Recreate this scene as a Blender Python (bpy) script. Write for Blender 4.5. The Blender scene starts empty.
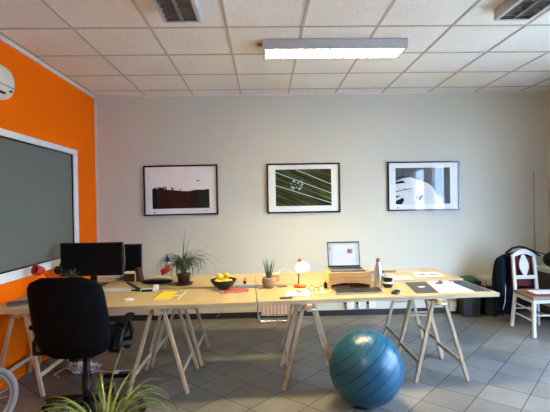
import bpy, bmesh, math, random
from mathutils import Vector, Matrix
random.seed(7)
PI = math.pi
C = bpy.context.scene.collection
SC = bpy.context.scene

# ---------------------------------------------------------------- materials
MATS = {}
def mat(name, col, rough=.5, metal=0., spec=.5, emit=None, estr=0., bump=0., bscale=40., var=0., vscale=8., stretch=(1,1,1), coat=0.):
    if name in MATS: return MATS[name]
    m = bpy.data.materials.new(name); m.use_nodes = True
    nt = m.node_tree; b = nt.nodes['Principled BSDF']
    b.inputs['Base Color'].default_value = (*col, 1)
    b.inputs['Roughness'].default_value = rough
    b.inputs['Metallic'].default_value = metal
    b.inputs['Specular IOR Level'].default_value = spec
    b.inputs['Coat Weight'].default_value = coat
    if emit:
        b.inputs['Emission Color'].default_value = (*emit, 1)
        b.inputs['Emission Strength'].default_value = estr
    tc = nt.nodes.new('ShaderNodeTexCoord'); mp = nt.nodes.new('ShaderNodeMapping')
    mp.inputs['Scale'].default_value = stretch
    nt.links.new(tc.outputs['Object'], mp.inputs['Vector'])
    # every surface gets at least a faint procedural tonal variation
    n = nt.nodes.new('ShaderNodeTexNoise'); n.inputs['Scale'].default_value = vscale; n.inputs['Detail'].default_value = 5
    nt.links.new(mp.outputs[0], n.inputs['Vector'])
    mx = nt.nodes.new('ShaderNodeMix'); mx.data_type = 'RGBA'
    v = var if var else .06
    mx.inputs['A'].default_value = (*[max(0, c*(1-v)) for c in col], 1)
    mx.inputs['B'].default_value = (*[min(1, c*(1+v)) for c in col], 1)
    nt.links.new(n.outputs['Fac'], mx.inputs['Factor']); nt.links.new(mx.outputs['Result'], b.inputs['Base Color'])
    if bump:
        n2 = nt.nodes.new('ShaderNodeTexNoise'); n2.inputs['Scale'].default_value = bscale; n2.inputs['Detail'].default_value = 4
        nt.links.new(mp.outputs[0], n2.inputs['Vector'])
        bp = nt.nodes.new('ShaderNodeBump'); bp.inputs['Strength'].default_value = bump; bp.inputs['Distance'].default_value = .01
        nt.links.new(n2.outputs['Fac'], bp.inputs['Height']); nt.links.new(bp.outputs[0], b.inputs['Normal'])
    MATS[name] = m
    return m

def wood(name, c1, c2, rough=.45, stretch=(1.2, 14, 14), scale=3.):
    m = bpy.data.materials.new(name); m.use_nodes = True; nt = m.node_tree; b = nt.nodes['Principled BSDF']
    tc = nt.nodes.new('ShaderNodeTexCoord'); mp = nt.nodes.new('ShaderNodeMapping'); mp.inputs['Scale'].default_value = stretch
    nt.links.new(tc.outputs['Object'], mp.inputs['Vector'])
    n = nt.nodes.new('ShaderNodeTexNoise'); n.inputs['Scale'].default_value = scale; n.inputs['Detail'].default_value = 6; n.inputs['Distortion'].default_value = .4
    nt.links.new(mp.outputs[0], n.inputs['Vector'])
    r = nt.nodes.new('ShaderNodeValToRGB'); r.color_ramp.elements[0].position = .35; r.color_ramp.elements[1].position = .7
    r.color_ramp.elements[0].color = (*c1, 1); r.color_ramp.elements[1].color = (*c2, 1)
    nt.links.new(n.outputs['Fac'], r.inputs[0]); nt.links.new(r.outputs[0], b.inputs['Base Color'])
    b.inputs['Roughness'].default_value = rough; b.inputs['Specular IOR Level'].default_value = .35
    MATS[name] = m; return m

def glass_mat(name, tint=(1, 1, 1), ior=1.45, rough=0.0):
    m = bpy.data.materials.new(name); m.use_nodes = True; nt = m.node_tree
    for n in list(nt.nodes): nt.nodes.remove(n)
    o = nt.nodes.new('ShaderNodeOutputMaterial'); t = nt.nodes.new('ShaderNodeBsdfTransparent'); g = nt.nodes.new('ShaderNodeBsdfGlossy')
    f = nt.nodes.new('ShaderNodeFresnel'); x = nt.nodes.new('ShaderNodeMixShader')
    t.inputs[0].default_value = (*tint, 1); g.inputs['Roughness'].default_value = rough; f.inputs['IOR'].default_value = ior
    ge = nt.nodes.new('ShaderNodeNewGeometry'); k = nt.nodes.new('ShaderNodeMath'); k.operation = 'MULTIPLY_ADD'   # no inner reflection on the way out of the pane
    k.inputs[1].default_value = -1; k.inputs[2].default_value = 1; nt.links.new(ge.outputs['Backfacing'], k.inputs[0])
    k2 = nt.nodes.new('ShaderNodeMath'); k2.operation = 'MULTIPLY'; nt.links.new(f.outputs[0], k2.inputs[0]); nt.links.new(k.outputs[0], k2.inputs[1])
    nt.links.new(k2.outputs[0], x.inputs[0]); nt.links.new(t.outputs[0], x.inputs[1]); nt.links.new(g.outputs[0], x.inputs[2]); nt.links.new(x.outputs[0], o.inputs[0])
    MATS[name] = m; return m

def floor_mat():
    m = bpy.data.materials.new('floor_tiles'); m.use_nodes = True; nt = m.node_tree; b = nt.nodes['Principled BSDF']
    L = nt.links.new
    g = nt.nodes.new('ShaderNodeTexCoord'); sp = nt.nodes.new('ShaderNodeSeparateXYZ'); L(g.outputs['Object'], sp.inputs[0])
    def M(op, a, b_=None, c=None):
        n = nt.nodes.new('ShaderNodeMath'); n.operation = op
        for i, v in enumerate((a, b_, c)):
            if v is None: continue
            if isinstance(v, (int, float)): n.inputs[i].default_value = v
            else: L(v, n.inputs[i])
        return n.outputs[0]
    a = math.radians(47.3); s, c = math.sin(a), math.cos(a)
    S = .2915
    nn = M('ADD', M('MULTIPLY', sp.outputs[0], s), M('MULTIPLY', sp.outputs[1], -c))
    mm = M('ADD', M('MULTIPLY', sp.outputs[0], c), M('MULTIPLY', sp.outputs[1], s))
    un = M('DIVIDE', M('ADD', nn, .645 + 30*S), S); um = M('DIVIDE', M('ADD', mm, -2.098 + 30*S), S)
    dn = M('ABSOLUTE', M('SUBTRACT', M('FRACT', M('ADD', un, .5)), .5)); dm = M('ABSOLUTE', M('SUBTRACT', M('FRACT', M('ADD', um, .5)), .5))
    d = M('MINIMUM', dn, dm)
    grout = M('SMOOTHSTEP' if False else 'LESS_THAN', d, .0095)
    cid = nt.nodes.new('ShaderNodeCombineXYZ'); L(M('FLOOR', un), cid.inputs[0]); L(M('FLOOR', um), cid.inputs[1])
    wn = nt.nodes.new('ShaderNodeTexWhiteNoise'); wn.noise_dimensions = '2D'; L(cid.outputs[0], wn.inputs['Vector'])
    no = nt.nodes.new('ShaderNodeTexNoise'); no.inputs['Scale'].default_value = 3.; no.inputs['Detail'].default_value = 8; L(g.outputs['Object'], no.inputs['Vector'])
    sk = nt.nodes.new('ShaderNodeTexNoise'); sk.inputs['Scale'].default_value = 70.; sk.inputs['Detail'].default_value = 3; L(g.outputs['Object'], sk.inputs['Vector'])
    f = M('ADD', M('MULTIPLY', wn.outputs[0], .28), M('ADD', M('MULTIPLY', no.outputs['Fac'], .7), M('MULTIPLY', sk.outputs['Fac'], .25)))
    r = nt.nodes.new('ShaderNodeValToRGB'); r.color_ramp.elements[0].position = .3; r.color_ramp.elements[1].position = 1.
    r.color_ramp.elements[0].color = (*FLOOR_A, 1); r.color_ramp.elements[1].color = (*FLOOR_B, 1); L(f, r.inputs[0])
    mx = nt.nodes.new('ShaderNodeMix'); mx.data_type = 'RGBA'; L(grout, mx.inputs['Factor']); L(r.outputs[0], mx.inputs['A']); mx.inputs['B'].default_value = (.03, .026, .024, 1)
    L(mx.outputs['Result'], b.inputs['Base Color'])
    L(M('ADD', .38, M('MULTIPLY', grout, .4)), b.inputs['Roughness'])
    bp = nt.nodes.new('ShaderNodeBump'); bp.inputs['Strength'].default_value = .35; bp.inputs['Distance'].default_value = .004
    L(M('SUBTRACT', M('MULTIPLY', sk.outputs['Fac'], .3), grout), bp.inputs['Height']); L(bp.outputs[0], b.inputs['Normal'])
    b.inputs['Specular IOR Level'].default_value = .4
    MATS['floor_tiles'] = m; return m
FLOOR_A = (.10, .094, .087); FLOOR_B = (.25, .235, .215)

def ball_mat():
    m = bpy.data.materials.new('ball_rubber'); m.use_nodes = True; nt = m.node_tree; b = nt.nodes['Principled BSDF']; L = nt.links.new
    g = nt.nodes.new('ShaderNodeTexCoord'); sp = nt.nodes.new('ShaderNodeSeparateXYZ'); L(g.outputs['Object'], sp.inputs[0])
    def M(op, a, b_=None):
        n = nt.nodes.new('ShaderNodeMath'); n.operation = op
        for i, v in enumerate((a, b_)):
            if v is None: continue
            if isinstance(v, (int, float)): n.inputs[i].default_value = v
            else: L(v, n.inputs[i])
        return n.outputs[0]
    ang = M('DIVIDE', M('ARCSINE', M('DIVIDE', sp.outputs[2], .263)), math.radians(15))
    d = M('ABSOLUTE', M('SUBTRACT', M('FRACT', M('ADD', ang, .5)), .5))
    ln = nt.nodes.new('ShaderNodeMapRange'); ln.interpolation_type = 'SMOOTHSTEP'
    ln.inputs['From Min'].default_value = .03; ln.inputs['From Max'].default_value = .13; ln.inputs['To Min'].default_value = 1; ln.inputs['To Max'].default_value = 0
    L(d, ln.inputs['Value'])
    mx = nt.nodes.new('ShaderNodeMix'); mx.data_type = 'RGBA'; L(ln.outputs[0], mx.inputs['Factor'])
    mx.inputs['A'].default_value = (.007, .09, .165, 1); mx.inputs['B'].default_value = (.003, .038, .085, 1)
    L(mx.outputs['Result'], b.inputs['Base Color'])
    bp = nt.nodes.new('ShaderNodeBump'); bp.inputs['Strength'].default_value = .25; bp.inputs['Distance'].default_value = .004
    L(M('MULTIPLY', ln.outputs[0], -1.), bp.inputs['Height']); L(bp.outputs[0], b.inputs['Normal'])
    b.inputs['Roughness'].default_value = .33
    return m

def ceiling_mat():
    m = bpy.data.materials.new('ceiling_tiles'); m.use_nodes = True; nt = m.node_tree; b = nt.nodes['Principled BSDF']; L = nt.links.new
    g = nt.nodes.new('ShaderNodeTexCoord')
    v = nt.nodes.new('ShaderNodeTexNoise'); v.inputs['Scale'].default_value = 90; v.inputs['Detail'].default_value = 5; L(g.outputs['Object'], v.inputs['Vector'])
    n = nt.nodes.new('ShaderNodeTexNoise'); n.inputs['Scale'].default_value = 1.1; n.inputs['Detail'].default_value = 3; L(g.outputs['Object'], n.inputs['Vector'])
    r = nt.nodes.new('ShaderNodeValToRGB'); r.color_ramp.elements[0].position = .36; r.color_ramp.elements[1].position = .5
    r.color_ramp.elements[0].color = (.70, .68, .625, 1); r.color_ramp.elements[1].color = (.81, .79, .73, 1); L(v.outputs['Fac'], r.inputs[0])
    r2 = nt.nodes.new('ShaderNodeValToRGB'); r2.color_ramp.elements[0].position = .25; r2.color_ramp.elements[1].position = .6
    r2.color_ramp.elements[0].color = (.92, .88, .82, 1); r2.color_ramp.elements[1].color = (1, 1, 1, 1); L(n.outputs['Fac'], r2.inputs[0])
    mx = nt.nodes.new('ShaderNodeMix'); mx.data_type = 'RGBA'; mx.blend_type = 'MULTIPLY'; mx.inputs['Factor'].default_value = 1
    L(r.outputs[0], mx.inputs['A']); L(r2.outputs[0], mx.inputs['B']); L(mx.outputs['Result'], b.inputs['Base Color'])
    bp = nt.nodes.new('ShaderNodeBump'); bp.inputs['Strength'].default_value = .4; bp.inputs['Distance'].default_value = .004
    L(v.outputs['Fac'], bp.inputs['Height']); L(bp.outputs[0], b.inputs['Normal'])
    b.inputs['Roughness'].default_value = .9; b.inputs['Specular IOR Level'].default_value = .1
    return m

# ---------------------------------------------------------------- mesh builder
class MB:
    def __init__(s): s.bm = bmesh.new(); s.mi = 0
    def _f(s, vs):
        try:
            f = s.bm.faces.new(vs); f.material_index = s.mi; f.smooth = getattr(s, 'sm', False); return f
        except ValueError: return None
    def box(s, a, b, M=None, bev=0.):
        (x0, y0, z0), (x1, y1, z1) = a, b
        t = bmesh.new()
        vs = [t.verts.new((x, y, z)) for z in (z0, z1) for y in (y0, y1) for x in (x0, x1)]
        for q in ((0,2,3,1),(4,5,7,6),(0,1,5,4),(2,6,7,3),(0,4,6,2),(1,3,7,5)): t.faces.new([vs[i] for i in q])
        if bev:
            bmesh.ops.bevel(t, geom=t.edges[:], offset=bev, segments=2, profile=.6, affect='EDGES')
        return s.merge(t, M)
    def merge(s, t, M=None):
        mp = {}
        for v in t.verts: mp[v] = s.bm.verts.new(M @ v.co if M else v.co)
        for f in t.faces: s._f([mp[v] for v in f.verts])
        t.free(); return s
    def bar(s, p, q, w, h, up=(0, 0, 1), bev=0.):
        p, q = Vector(p), Vector(q); d = (q-p); L = d.length; d.normalize()
        u = Vector(up); r = d.cross(u)
        if r.length < 1e-4: r = d.cross(Vector((0, 1, 0)))
        r.normalize(); u = r.cross(d).normalized()
        M = Matrix.Translation(p) @ Matrix((r, d, u)).transposed().to_4x4()
        return s.box((-w/2, 0, -h/2), (w/2, L, h/2), M, bev)
    def cyl(s, p, q, r0, r1=None, n=16, cap=True):
        r1 = r0 if r1 is None else r1
        return s.tube([p, q], [r0, r1], n, cap)
    def tube(s, pts, r, n=10, cap=True):
        pts = [Vector(p) for p in pts]; N = len(pts)
        rs = r if isinstance(r, (list, tuple)) else [r]*N
        prev = None; rings = []; nrm = None
        for i, p in enumerate(pts):
            d = (pts[min(i+1, N-1)] - pts[max(i-1, 0)]).normalized()
            if nrm is None:
                nrm = d.orthogonal().normalized()
            else:
                nrm = (nrm - d*nrm.dot(d))
                nrm = nrm.normalized() if nrm.length > 1e-6 else d.orthogonal().normalized()
            b = d.cross(nrm)
            rings.append([s.bm.verts.new(p + (nrm*math.cos(2*PI*k/n) + b*math.sin(2*PI*k/n))*rs[i]) for k in range(n)])
        sm = getattr(s, 'sm', False); s.sm = n > 6
        for A, B in zip(rings, rings[1:]):
            for k in range(n): s._f([A[k], A[(k+1) % n], B[(k+1) % n], B[k]])
        s.sm = sm
        if cap: s._f(rings[0][::-1]); s._f(rings[-1])
        return s
    def lathe(s, prof, c=(0, 0, 0), n=28, M=None, sx=1, sy=1):
        M = M or Matrix.Identity(4); c = Vector(c); rings = []
        sm = getattr(s, 'sm', False); s.sm = True
        for r, z in prof:
            if r < 1e-5: rings.append([s.bm.verts.new(M @ (c+Vector((0, 0, z))))])
            else: rings.append([s.bm.verts.new(M @ (c+Vector((r*sx*math.cos(2*PI*k/n), r*sy*math.sin(2*PI*k/n), z)))) for k in range(n)])
        for A, B in zip(rings, rings[1:]):
            for k in range(n):
                a, b, c_, d = A[k % len(A)], A[(k+1) % n % len(A)], B[(k+1) % n % len(B)], B[k % len(B)]
                q = []
                for v in (a, b, c_, d):
                    if v not in q: q.append(v)
                if len(q) > 2: s._f(q)
        s.sm = sm
        return s
    def ball(s, c, r, n=20, m=14, sx=1, sy=1, sz=1, M=None):
        pr = [(r*math.sin(PI*i/m), -r*sz*math.cos(PI*i/m)) for i in range(m+1)]
        pr[0] = (0, pr[0][1]); pr[-1] = (0, pr[-1][1])
        return s.lathe(pr, c, n, M, sx, sy)
    def prism(s, pts, y0, y1, plane='xz', M=None):
        # outline pts in a plane, extruded along the third axis
        def P(a, b, t):
            v = Vector((a, t, b)) if plane == 'xz' else (Vector((a, b, t)) if plane == 'xy' else Vector((t, a, b)))
            return M @ v if M else v
        A = [s.bm.verts.new(P(a, b, y0)) for a, b in pts]; B = [s.bm.verts.new(P(a, b, y1)) for a, b in pts]
        s._f(A); s._f(B[::-1]); n = len(pts)
        for i in range(n): s._f([A[i], B[i], B[(i+1) % n], A[(i+1) % n]])
        return s
    def ribbon(s, pts, w, side=None, thick=.0008):
        # leaf blade: folded along its midrib, with a little thickness
        pts = [Vector(p) for p in pts]; N = len(pts); rows = []
        for i, p in enumerate(pts):
            d = (pts[min(i+1, N-1)] - pts[max(i-1, 0)]).normalized()
            r = (side or d.cross(Vector((0, 0, 1))))
            r = Vector(r) - d*Vector(r).dot(d)
            r = r.normalized() if r.length > 1e-4 else Vector((1, 0, 0))
            u = r.cross(d); t = i/(N-1)
            ww = w*min(1, .45+1.6*t)*(1-t)**.6 + .0006
            rows.append([s.bm.verts.new(p - r*ww/2 + u*ww*.18), s.bm.verts.new(p - u*thick), s.bm.verts.new(p + r*ww/2 + u*ww*.18), s.bm.verts.new(p + u*thick)])
        sm = getattr(s, 'sm', False); s.sm = True
        for A, B in zip(rows, rows[1:]):
            for k in range(4): s._f([A[k], A[(k+1) % 4], B[(k+1) % 4], B[k]])
        s.sm = sm
        return s
    def build(s, name, mats, parent=None, loc=None, rot=None, label=None):
        bmesh.ops.recalc_face_normals(s.bm, faces=s.bm.faces[:])
        me = bpy.data.meshes.new(name); s.bm.to_mesh(me); s.bm.free()
        for m in (mats if isinstance(mats, (list, tuple)) else [mats]): me.materials.append(m)
        o = bpy.data.objects.new(name, me); C.objects.link(o)
        if parent: o.parent = parent
        if loc: o.location = loc
        if rot: o.rotation_euler = rot
        if label: o['label'] = label
        return o

def thing(name, label, cat, loc=(0, 0, 0), rz=0, group=None, rot=None):
    o = bpy.data.objects.new(name, None); C.objects.link(o); o.empty_display_size = .05
    o.location = loc; o.rotation_euler = rot or (0, 0, rz); return tag(o, label, cat, group)
def tag(o, label, cat, group=None, kind=None):
    if label: o['label'] = label
    if cat: o['category'] = cat
    if group: o['group'] = group
    if kind: o['kind'] = kind
    return o
def struct(o): o['kind'] = 'structure'; return o
def dup(root, loc, rot=None, label=None, group=None, skip=()):
    r = root.copy(); C.objects.link(r); r.location = loc
    if rot is not None: r.rotation_euler = rot
    if label: r['label'] = label
    if group: r['group'] = group
    for ch in list(root.children):
        c = ch.copy(); C.objects.link(c); c.parent = r
        for g in list(ch.children):
            d = g.copy(); C.objects.link(d); d.parent = c
    return r
def R(d): return math.radians(d)
def TR(loc, rot=(0, 0, 0)):
    from mathutils import Euler
    return Matrix.Translation(loc) @ Euler([R(a) for a in rot]).to_matrix().to_4x4()

# ---------------------------------------------------------------- shared materials
WALL = mat('wall_paint', (.60, .59, .505), .75, bump=.12, bscale=25, var=.03, vscale=1.2, spec=.2)
ORANGE = mat('orange_paint', (.92, .155, .001), .7, bump=.1, bscale=25, var=.05, vscale=1.5, spec=.06)
CREAM_WALL = mat('cream_wall_paint', (.62, .54, .43), .8, var=.03, vscale=1.)
WHITE = mat('white_paint', (.78, .76, .74), .5)
BOARDG = mat('board_surface', (.135, .145, .12), .6, var=.08, vscale=1.5)
BLACKP = mat('black_plastic', (.005, .005, .0055), .45, spec=.22)
BLACKG = mat('black_gloss', (.008, .008, .009), .18)
BASEB = mat('baseboard_black', (.018, .018, .02), .5)
BIRCH = wood('birch_top', (.43, .315, .145), (.51, .395, .205), .42)
EDGE = wood('birch_edge', (.44, .33, .19), (.56, .44, .28), .5)
PINE = wood('pine_leg', (.44, .33, .20), (.58, .46, .31), .5, (14, 14, 1.4))
PINE2 = wood('pine_beam', (.62, .44, .20), (.75, .56, .30), .5, (10, 1.4, 10))
RISER = wood('riser_wood', (.50, .27, .085), (.68, .40, .15), .45)
CHROME = mat('chrome', (.75, .75, .76), .18, metal=1.)
STEEL = mat('brushed_steel', (.55, .54, .52), .3, metal=1.)
FIXT = mat('fixture_enamel', (.47, .47, .46), .45)
LOUV = mat('louvre_aluminium', (.30, .29, .27), .35, metal=.6, bump=.5, bscale=60, var=.3, vscale=30)
TUBE_ON = mat('tube_on', (1, 1, 1), .5, emit=(1., .82, .42), estr=35.)
TUBE_OFF = mat('tube_off', (.75, .75, .75), .3)
GLASSP = glass_mat('picture_glass')
GLASSW = glass_mat('window_glass')
PAPER = mat('paper', (.82, .83, .84), .7)
PAPER2 = mat('paper_warm', (.80, .76, .68), .7)
DGREY = mat('dark_grey_mat', (.045, .048, .055), .6, var=.15, vscale=60)
RED = mat('red_enamel', (.62, .035, .015), .35)
ORED = mat('orange_red', (.75, .09, .015), .35)
LEAF = mat('leaf_green', (.04, .075, .015), .5, var=.4, vscale=20)
LEAFL = mat('leaf_pale', (.22, .29, .06), .45, var=.35, vscale=14)
LEAFD = mat('leaf_dark', (.03, .055, .022), .5, var=.4, vscale=20)
SOIL = mat('soil', (.03, .02, .012), .95, bump=.6, bscale=60)
TERRA = mat('terracotta_brown', (.10, .04, .02), .6, var=.15)
WHITEP = mat('white_plastic', (.72, .72, .70), .4)
CREAMP = mat('cream_plastic', (.70, .66, .54), .45)
CHAIRW = mat('chair_white_paint', (.56, .55, .51), .4, var=.08, vscale=12)
FABRICB = mat('black_fabric', (.0035, .0035, .004), .85, spec=.08, bump=.3, bscale=260)

# ---------------------------------------------------------------- room
XL, XR, YB, YF, H = -2.10, 3.68, 5.37, -2.6, 2.839
T = .6855   # desk surface height
m = MB(); m.box((XL-.1, YF-.1, -.1), (XR+.1, YB+.1, 0)); struct(m.build('floor', floor_mat()))
m = MB(); m.box((XL-.1, YF-.1, H), (XR+.1, YB+.1, H+.1)); ceil = struct(m.build('ceiling', ceiling_mat()))
GX, GY = -1.462+.0, 3.342
m = MB()
k = -1
for k in range(-2, 10):
    x = GX+.6*k
    if XL < x < XR: m.box((x-.010, YF, H-.006), (x+.010, YB, H+.002))
for k in range(-10, 5):
    y = GY+.6*k
    if YF < y < YB: m.box((XL, y-.010, H-.005), (XR, y+.010, H+.002))
m.build('ceiling_grid', mat('grid_strip', (.47, .42, .35), .6), ceil)
m = MB(); m.box((XL-.1, YB, 0), (XR+.1, YB+.1, H)); struct(m.build('wall_back', WALL))
m = MB(); m.box((XL-.1, YF, 0), (XL, YB, H)); struct(m.build('wall_left', ORANGE))
FWIN = []; FZ0, FZ1 = .25, 2.6
m = MB(); m.box((XL-.1, YF-.15, 0), (XR+.15, YF, FZ0)); m.box((XL-.1, YF-.15, FZ1), (XR+.15, YF, H))
xs = [XL-.1] + [v for q in FWIN for v in q] + [XR+.15]
for a, b in zip(xs[::2], xs[1::2]): m.box((a, YF-.15, FZ0), (b, YF, FZ1))
struct(m.build('wall_front', mat('front_wall_paint', (.42, .38, .31), .8)))
# right wall with three real openings
WINS = [(.2, 1.1), (1.38, 2.2), (2.50, 3.5)]; WZ0, WZ1 = .25, 2.25
m = MB(); m.box((XR, YF, 0), (XR+.15, YB, WZ0)); m.box((XR, YF, WZ1), (XR+.15, YB, H))
ys = [YF] + [v for w in WINS for v in w] + [YB]
for a, b in zip(ys[::2], ys[1::2]): m.box((XR, a, WZ0), (XR+.15, b, WZ1))
struct(m.build('wall_right', CREAM_WALL))
for i, (a, b) in enumerate(WINS):
    w = bpy.data.objects.new('window_%d' % (i+1), None); C.objects.link(w); struct(w)
    m = MB(); t = .05
    m.box((XR+.05, a, WZ0), (XR+.11, a+t, WZ1)); m.box((XR+.05, b-t, WZ0), (XR+.11, b, WZ1))
    m.box((XR+.05, a+t, WZ0), (XR+.11, b-t, WZ0+t)); m.box((XR+.05, a+t, WZ1-t), (XR+.11, b-t, WZ1))
    m.build('window_frame', WHITE, w)
    m = MB(); m.box((XR+.075, a+t, WZ0+t), (XR+.081, b-t, WZ1-t)); m.build('glass', GLASSW, w)
    m = MB(); m.box((XR-.06, a-.04, WZ0-.03), (XR+.05, b+.04, WZ0), bev=.005); m.build('window_sill', WHITE, w)
for i, (a, b) in enumerate(FWIN):
    w = bpy.data.objects.new('window_%d' % (i+1+len(WINS)), None); C.objects.link(w); struct(w)
    m = MB(); t = .05; y = YF-.1
    m.box((a, y, FZ0), (a+t, y+.06, FZ1)); m.box((b-t, y, FZ0), (b, y+.06, FZ1))
    m.box((a+t, y, FZ0), (b-t, y+.06, FZ0+t)); m.box((a+t, y, FZ1-t), (b-t, y+.06, FZ1))
    m.build('window_frame', WHITE, w)
    m = MB(); m.box((a+t, y+.02, FZ0+t), (b-t, y+.026, FZ1-t)); m.build('glass', GLASSW, w)
# pale building across the street, seen only as light and reflection through the windows
m = MB(); m.box((XR+7, -8, -.5), (XR+8, 9, 2.5)); o = m.build('building', mat('pale_render', (.62, .63, .65), .8))
tag(o, 'pale rendered building across the street beyond the side windows', 'building')
m = MB(); m.box((XR+.15, -12, -.4), (XR+8, 10, -.15)); m.box((-9, -12, -.4), (XR+.15, YF-.16, -.15)); struct(m.build('ground', mat('pavement', (.52, .46, .39), .9)))

m = MB(); m.box((XL+.001, YB-.014, .0), (XR, YB, .072), bev=.003); struct(m.build('baseboard_back', BASEB))
m = MB(); m.box((XL, YF, H-.04), (XL+.02, YB, H), bev=.003); struct(m.build('trim_1', mat('trim_white', (.70, .66, .64), .5)))
m = MB(); m.box((XL, YB-.012, .072), (XL+.03, YB, H-.055), bev=.002); struct(m.build('trim_2', mat('trim_white', (.70, .66, .64), .5)))
m = MB(); m.box((XL+.02, YB-.02, H-.02), (XR, YB, H)); struct(m.build('trim_3', mat('trim_white', (.70, .66, .64), .5)))

# ---------------------------------------------------------------- wall board (left)
t = thing('wall_board', 'large grey-green board in a wide white frame on the orange wall', 'board', (XL, 3.2, .855))
y0, y1, z0, z1 = -1.0, 1.59, -.01, 1.225; f = .105
m = MB()
m.box((0, y0, z1-f*.55), (.03, y1, z1), bev=.003); m.box((0, y0, z0), (.03, y1, z0+f*.75), bev=.003)
m.box((0, y1-f, z0+f*.75), (.03, y1, z1-f*.55), bev=.003); m.box((0, y0, z0+f*.75), (.03, y0+f, z1-f*.55), bev=.003)
m.build('frame', WHITE, t)
m = MB(); m.box((.0, y0+f, z0+f*.75), (.012, y1-f, z1-f*.55)); m.build('panel', BOARDG, t)
m = MB(); e = .012
m.box((.012, y1-f-e, z0+f*.75), (.022, y1-f, z1-f*.55)); m.box((.012, y0+f, z0+f*.75), (.022, y1-f-e, z0+f*.75+e)); m.box((.012, y0+f, z1-f*.55-e), (.022, y1-f-e, z1-f*.55))
m.build('inner_edge', BLACKP, t)

# ---------------------------------------------------------------- air conditioner
t = thing('air_conditioner', 'off-white rounded air conditioner high on the orange wall', 'air conditioner', (XL, 3.045, 2.29))
m = MB(); pr = []
for i in range(17):
    a = -PI/2 + PI*i/16
    pr.append((.155*max(0, math.cos(a))**.5 if abs(a) < PI/2-.001 else 0, .135+.135*math.sin(a)))
for a, b, c in [(-.45, .33, 1.), ]:
    segs = [(-.45, 1.), (.30, 1.), (.345, .97), (.38, .88), (.40, .74), (.41, .5)]
    rings = []
    for y, s in segs:
        rings.append([m.bm.verts.new((x*s, y, .135+(z-.135)*s)) for x, z in pr])
    m.sm = True
    for A, B in zip(rings, rings[1:]):
        for k in range(len(A)-1): m._f([A[k], B[k], B[k+1], A[k+1]])
    m._f(rings[-1]); m._f(rings[0][::-1])
m.build('housing', CREAMP, t)
m = MB(); m.box((.05, -.40, .028), (.137, .26, .046), TR((0, 0, 0), (0, 0, 0)), bev=.004); m.build('air_outlet', BLACKP, t)
m = MB(); m.box((.12, .295, .055), (.15, .325, .07), bev=.003); m.build('indicator_window', BLACKG, t)
m = MB(); m.box((.132, -.42, .088), (.158, .335, .094)); m.build('seam', mat('ac_seam', (.35, .33, .28), .6), t)

# ---------------------------------------------------------------- ceiling fixtures (long axis = local X, hangs from z=0 down)
def make_fixture(label, lit):
    t = thing('ceiling_light', label, 'ceiling light', group='louvred fluorescent ceiling lights')
    L, W, D = 1.235, .27, .082
    m = MB()
    m.box((-L/2, -W/2, -.012), (L/2, W/2, 0)); m.box((-L/2, -W/2, -D), (L/2, -W/2+.006, -.012)); m.box((-L/2, W/2-.006, -D), (L/2, W/2, -.012))
    for sy in (-1, 1): m.box((-L/2+.006, sy*(W/2-.014)-.008, -D), (L/2-.006, sy*(W/2-.014)+.008, -D+.004))
    for sx in (-1, 1): m.box((sx*(L/2-.014)-.008, -W/2+.022, -D), (sx*(L/2-.014)+.008, W/2-.022, -D+.004))
    m.box((-L/2, -W/2+.006, -D), (-L/2+.006, W/2-.006, -.012)); m.box((L/2-.006, -W/2+.006, -D), (L/2, W/2-.006, -.012))
    m.build('housing', FIXT, t)
    m = MB()
    m.box((-L/2+.006, -.01, -D+.002), (L/2-.006, .01, -.035))
    for sy in (-1, 1): m.box((-L/2+.006, sy*(W/2-.018)-.010, -D+.002), (L/2-.006, sy*(W/2-.018)+.010, -.035))
    n = 17
    for k in range(n+1):
        x = -L/2+.012+(L-.024)*k/n
        m.prism([(x-.003, -D+.002), (x+.003, -D+.002), (x+.0008, -.045), (x-.0008, -.045)], -W/2+.028, W/2-.028)
    m.build('louvre', LOUV, t)
    for sy in (-1, 1):
        m = MB(); m.cyl((-L/2+.02, sy*.062, -.028), (L/2-.02, sy*.062, -.028), .0105, n=12)
        m.build('tube', TUBE_ON if lit else TUBE_OFF, t, label='glowing warm tube' if lit else None)
    return t
fx = make_fixture('lit ceiling light glowing warm above the desks', True)
fx.location = (.638, 3.712, H-.006); 
fo = make_fixture('unlit ceiling light above the left desk, before the orange wall', False)
fo.location = (-.555, 2.44, H-.006); fo.rotation_euler = (0, 0, R(90))
dup(fo, (1.85, 2.44, H-.006), (0, 0, R(90)), label='unlit ceiling light near the window side of the room')
dup(fx, (-.35, .25, H-.006), label='lit ceiling light of the second row, over the front of the room')
m = MB(); m.box((-.035, -.012, -.022), (0, .012, 0), bev=.003); m.cyl((-.03, 0, -.012), (-.05, 0, -.012), .005)
o = m.build('cable_gland', mat('brass', (.55, .38, .14), .35, metal=.8), None, (.015, 3.69, H-.006)); tag(o, 'small brass cable clip at the end of the lit ceiling light', 'cable clip')

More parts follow.
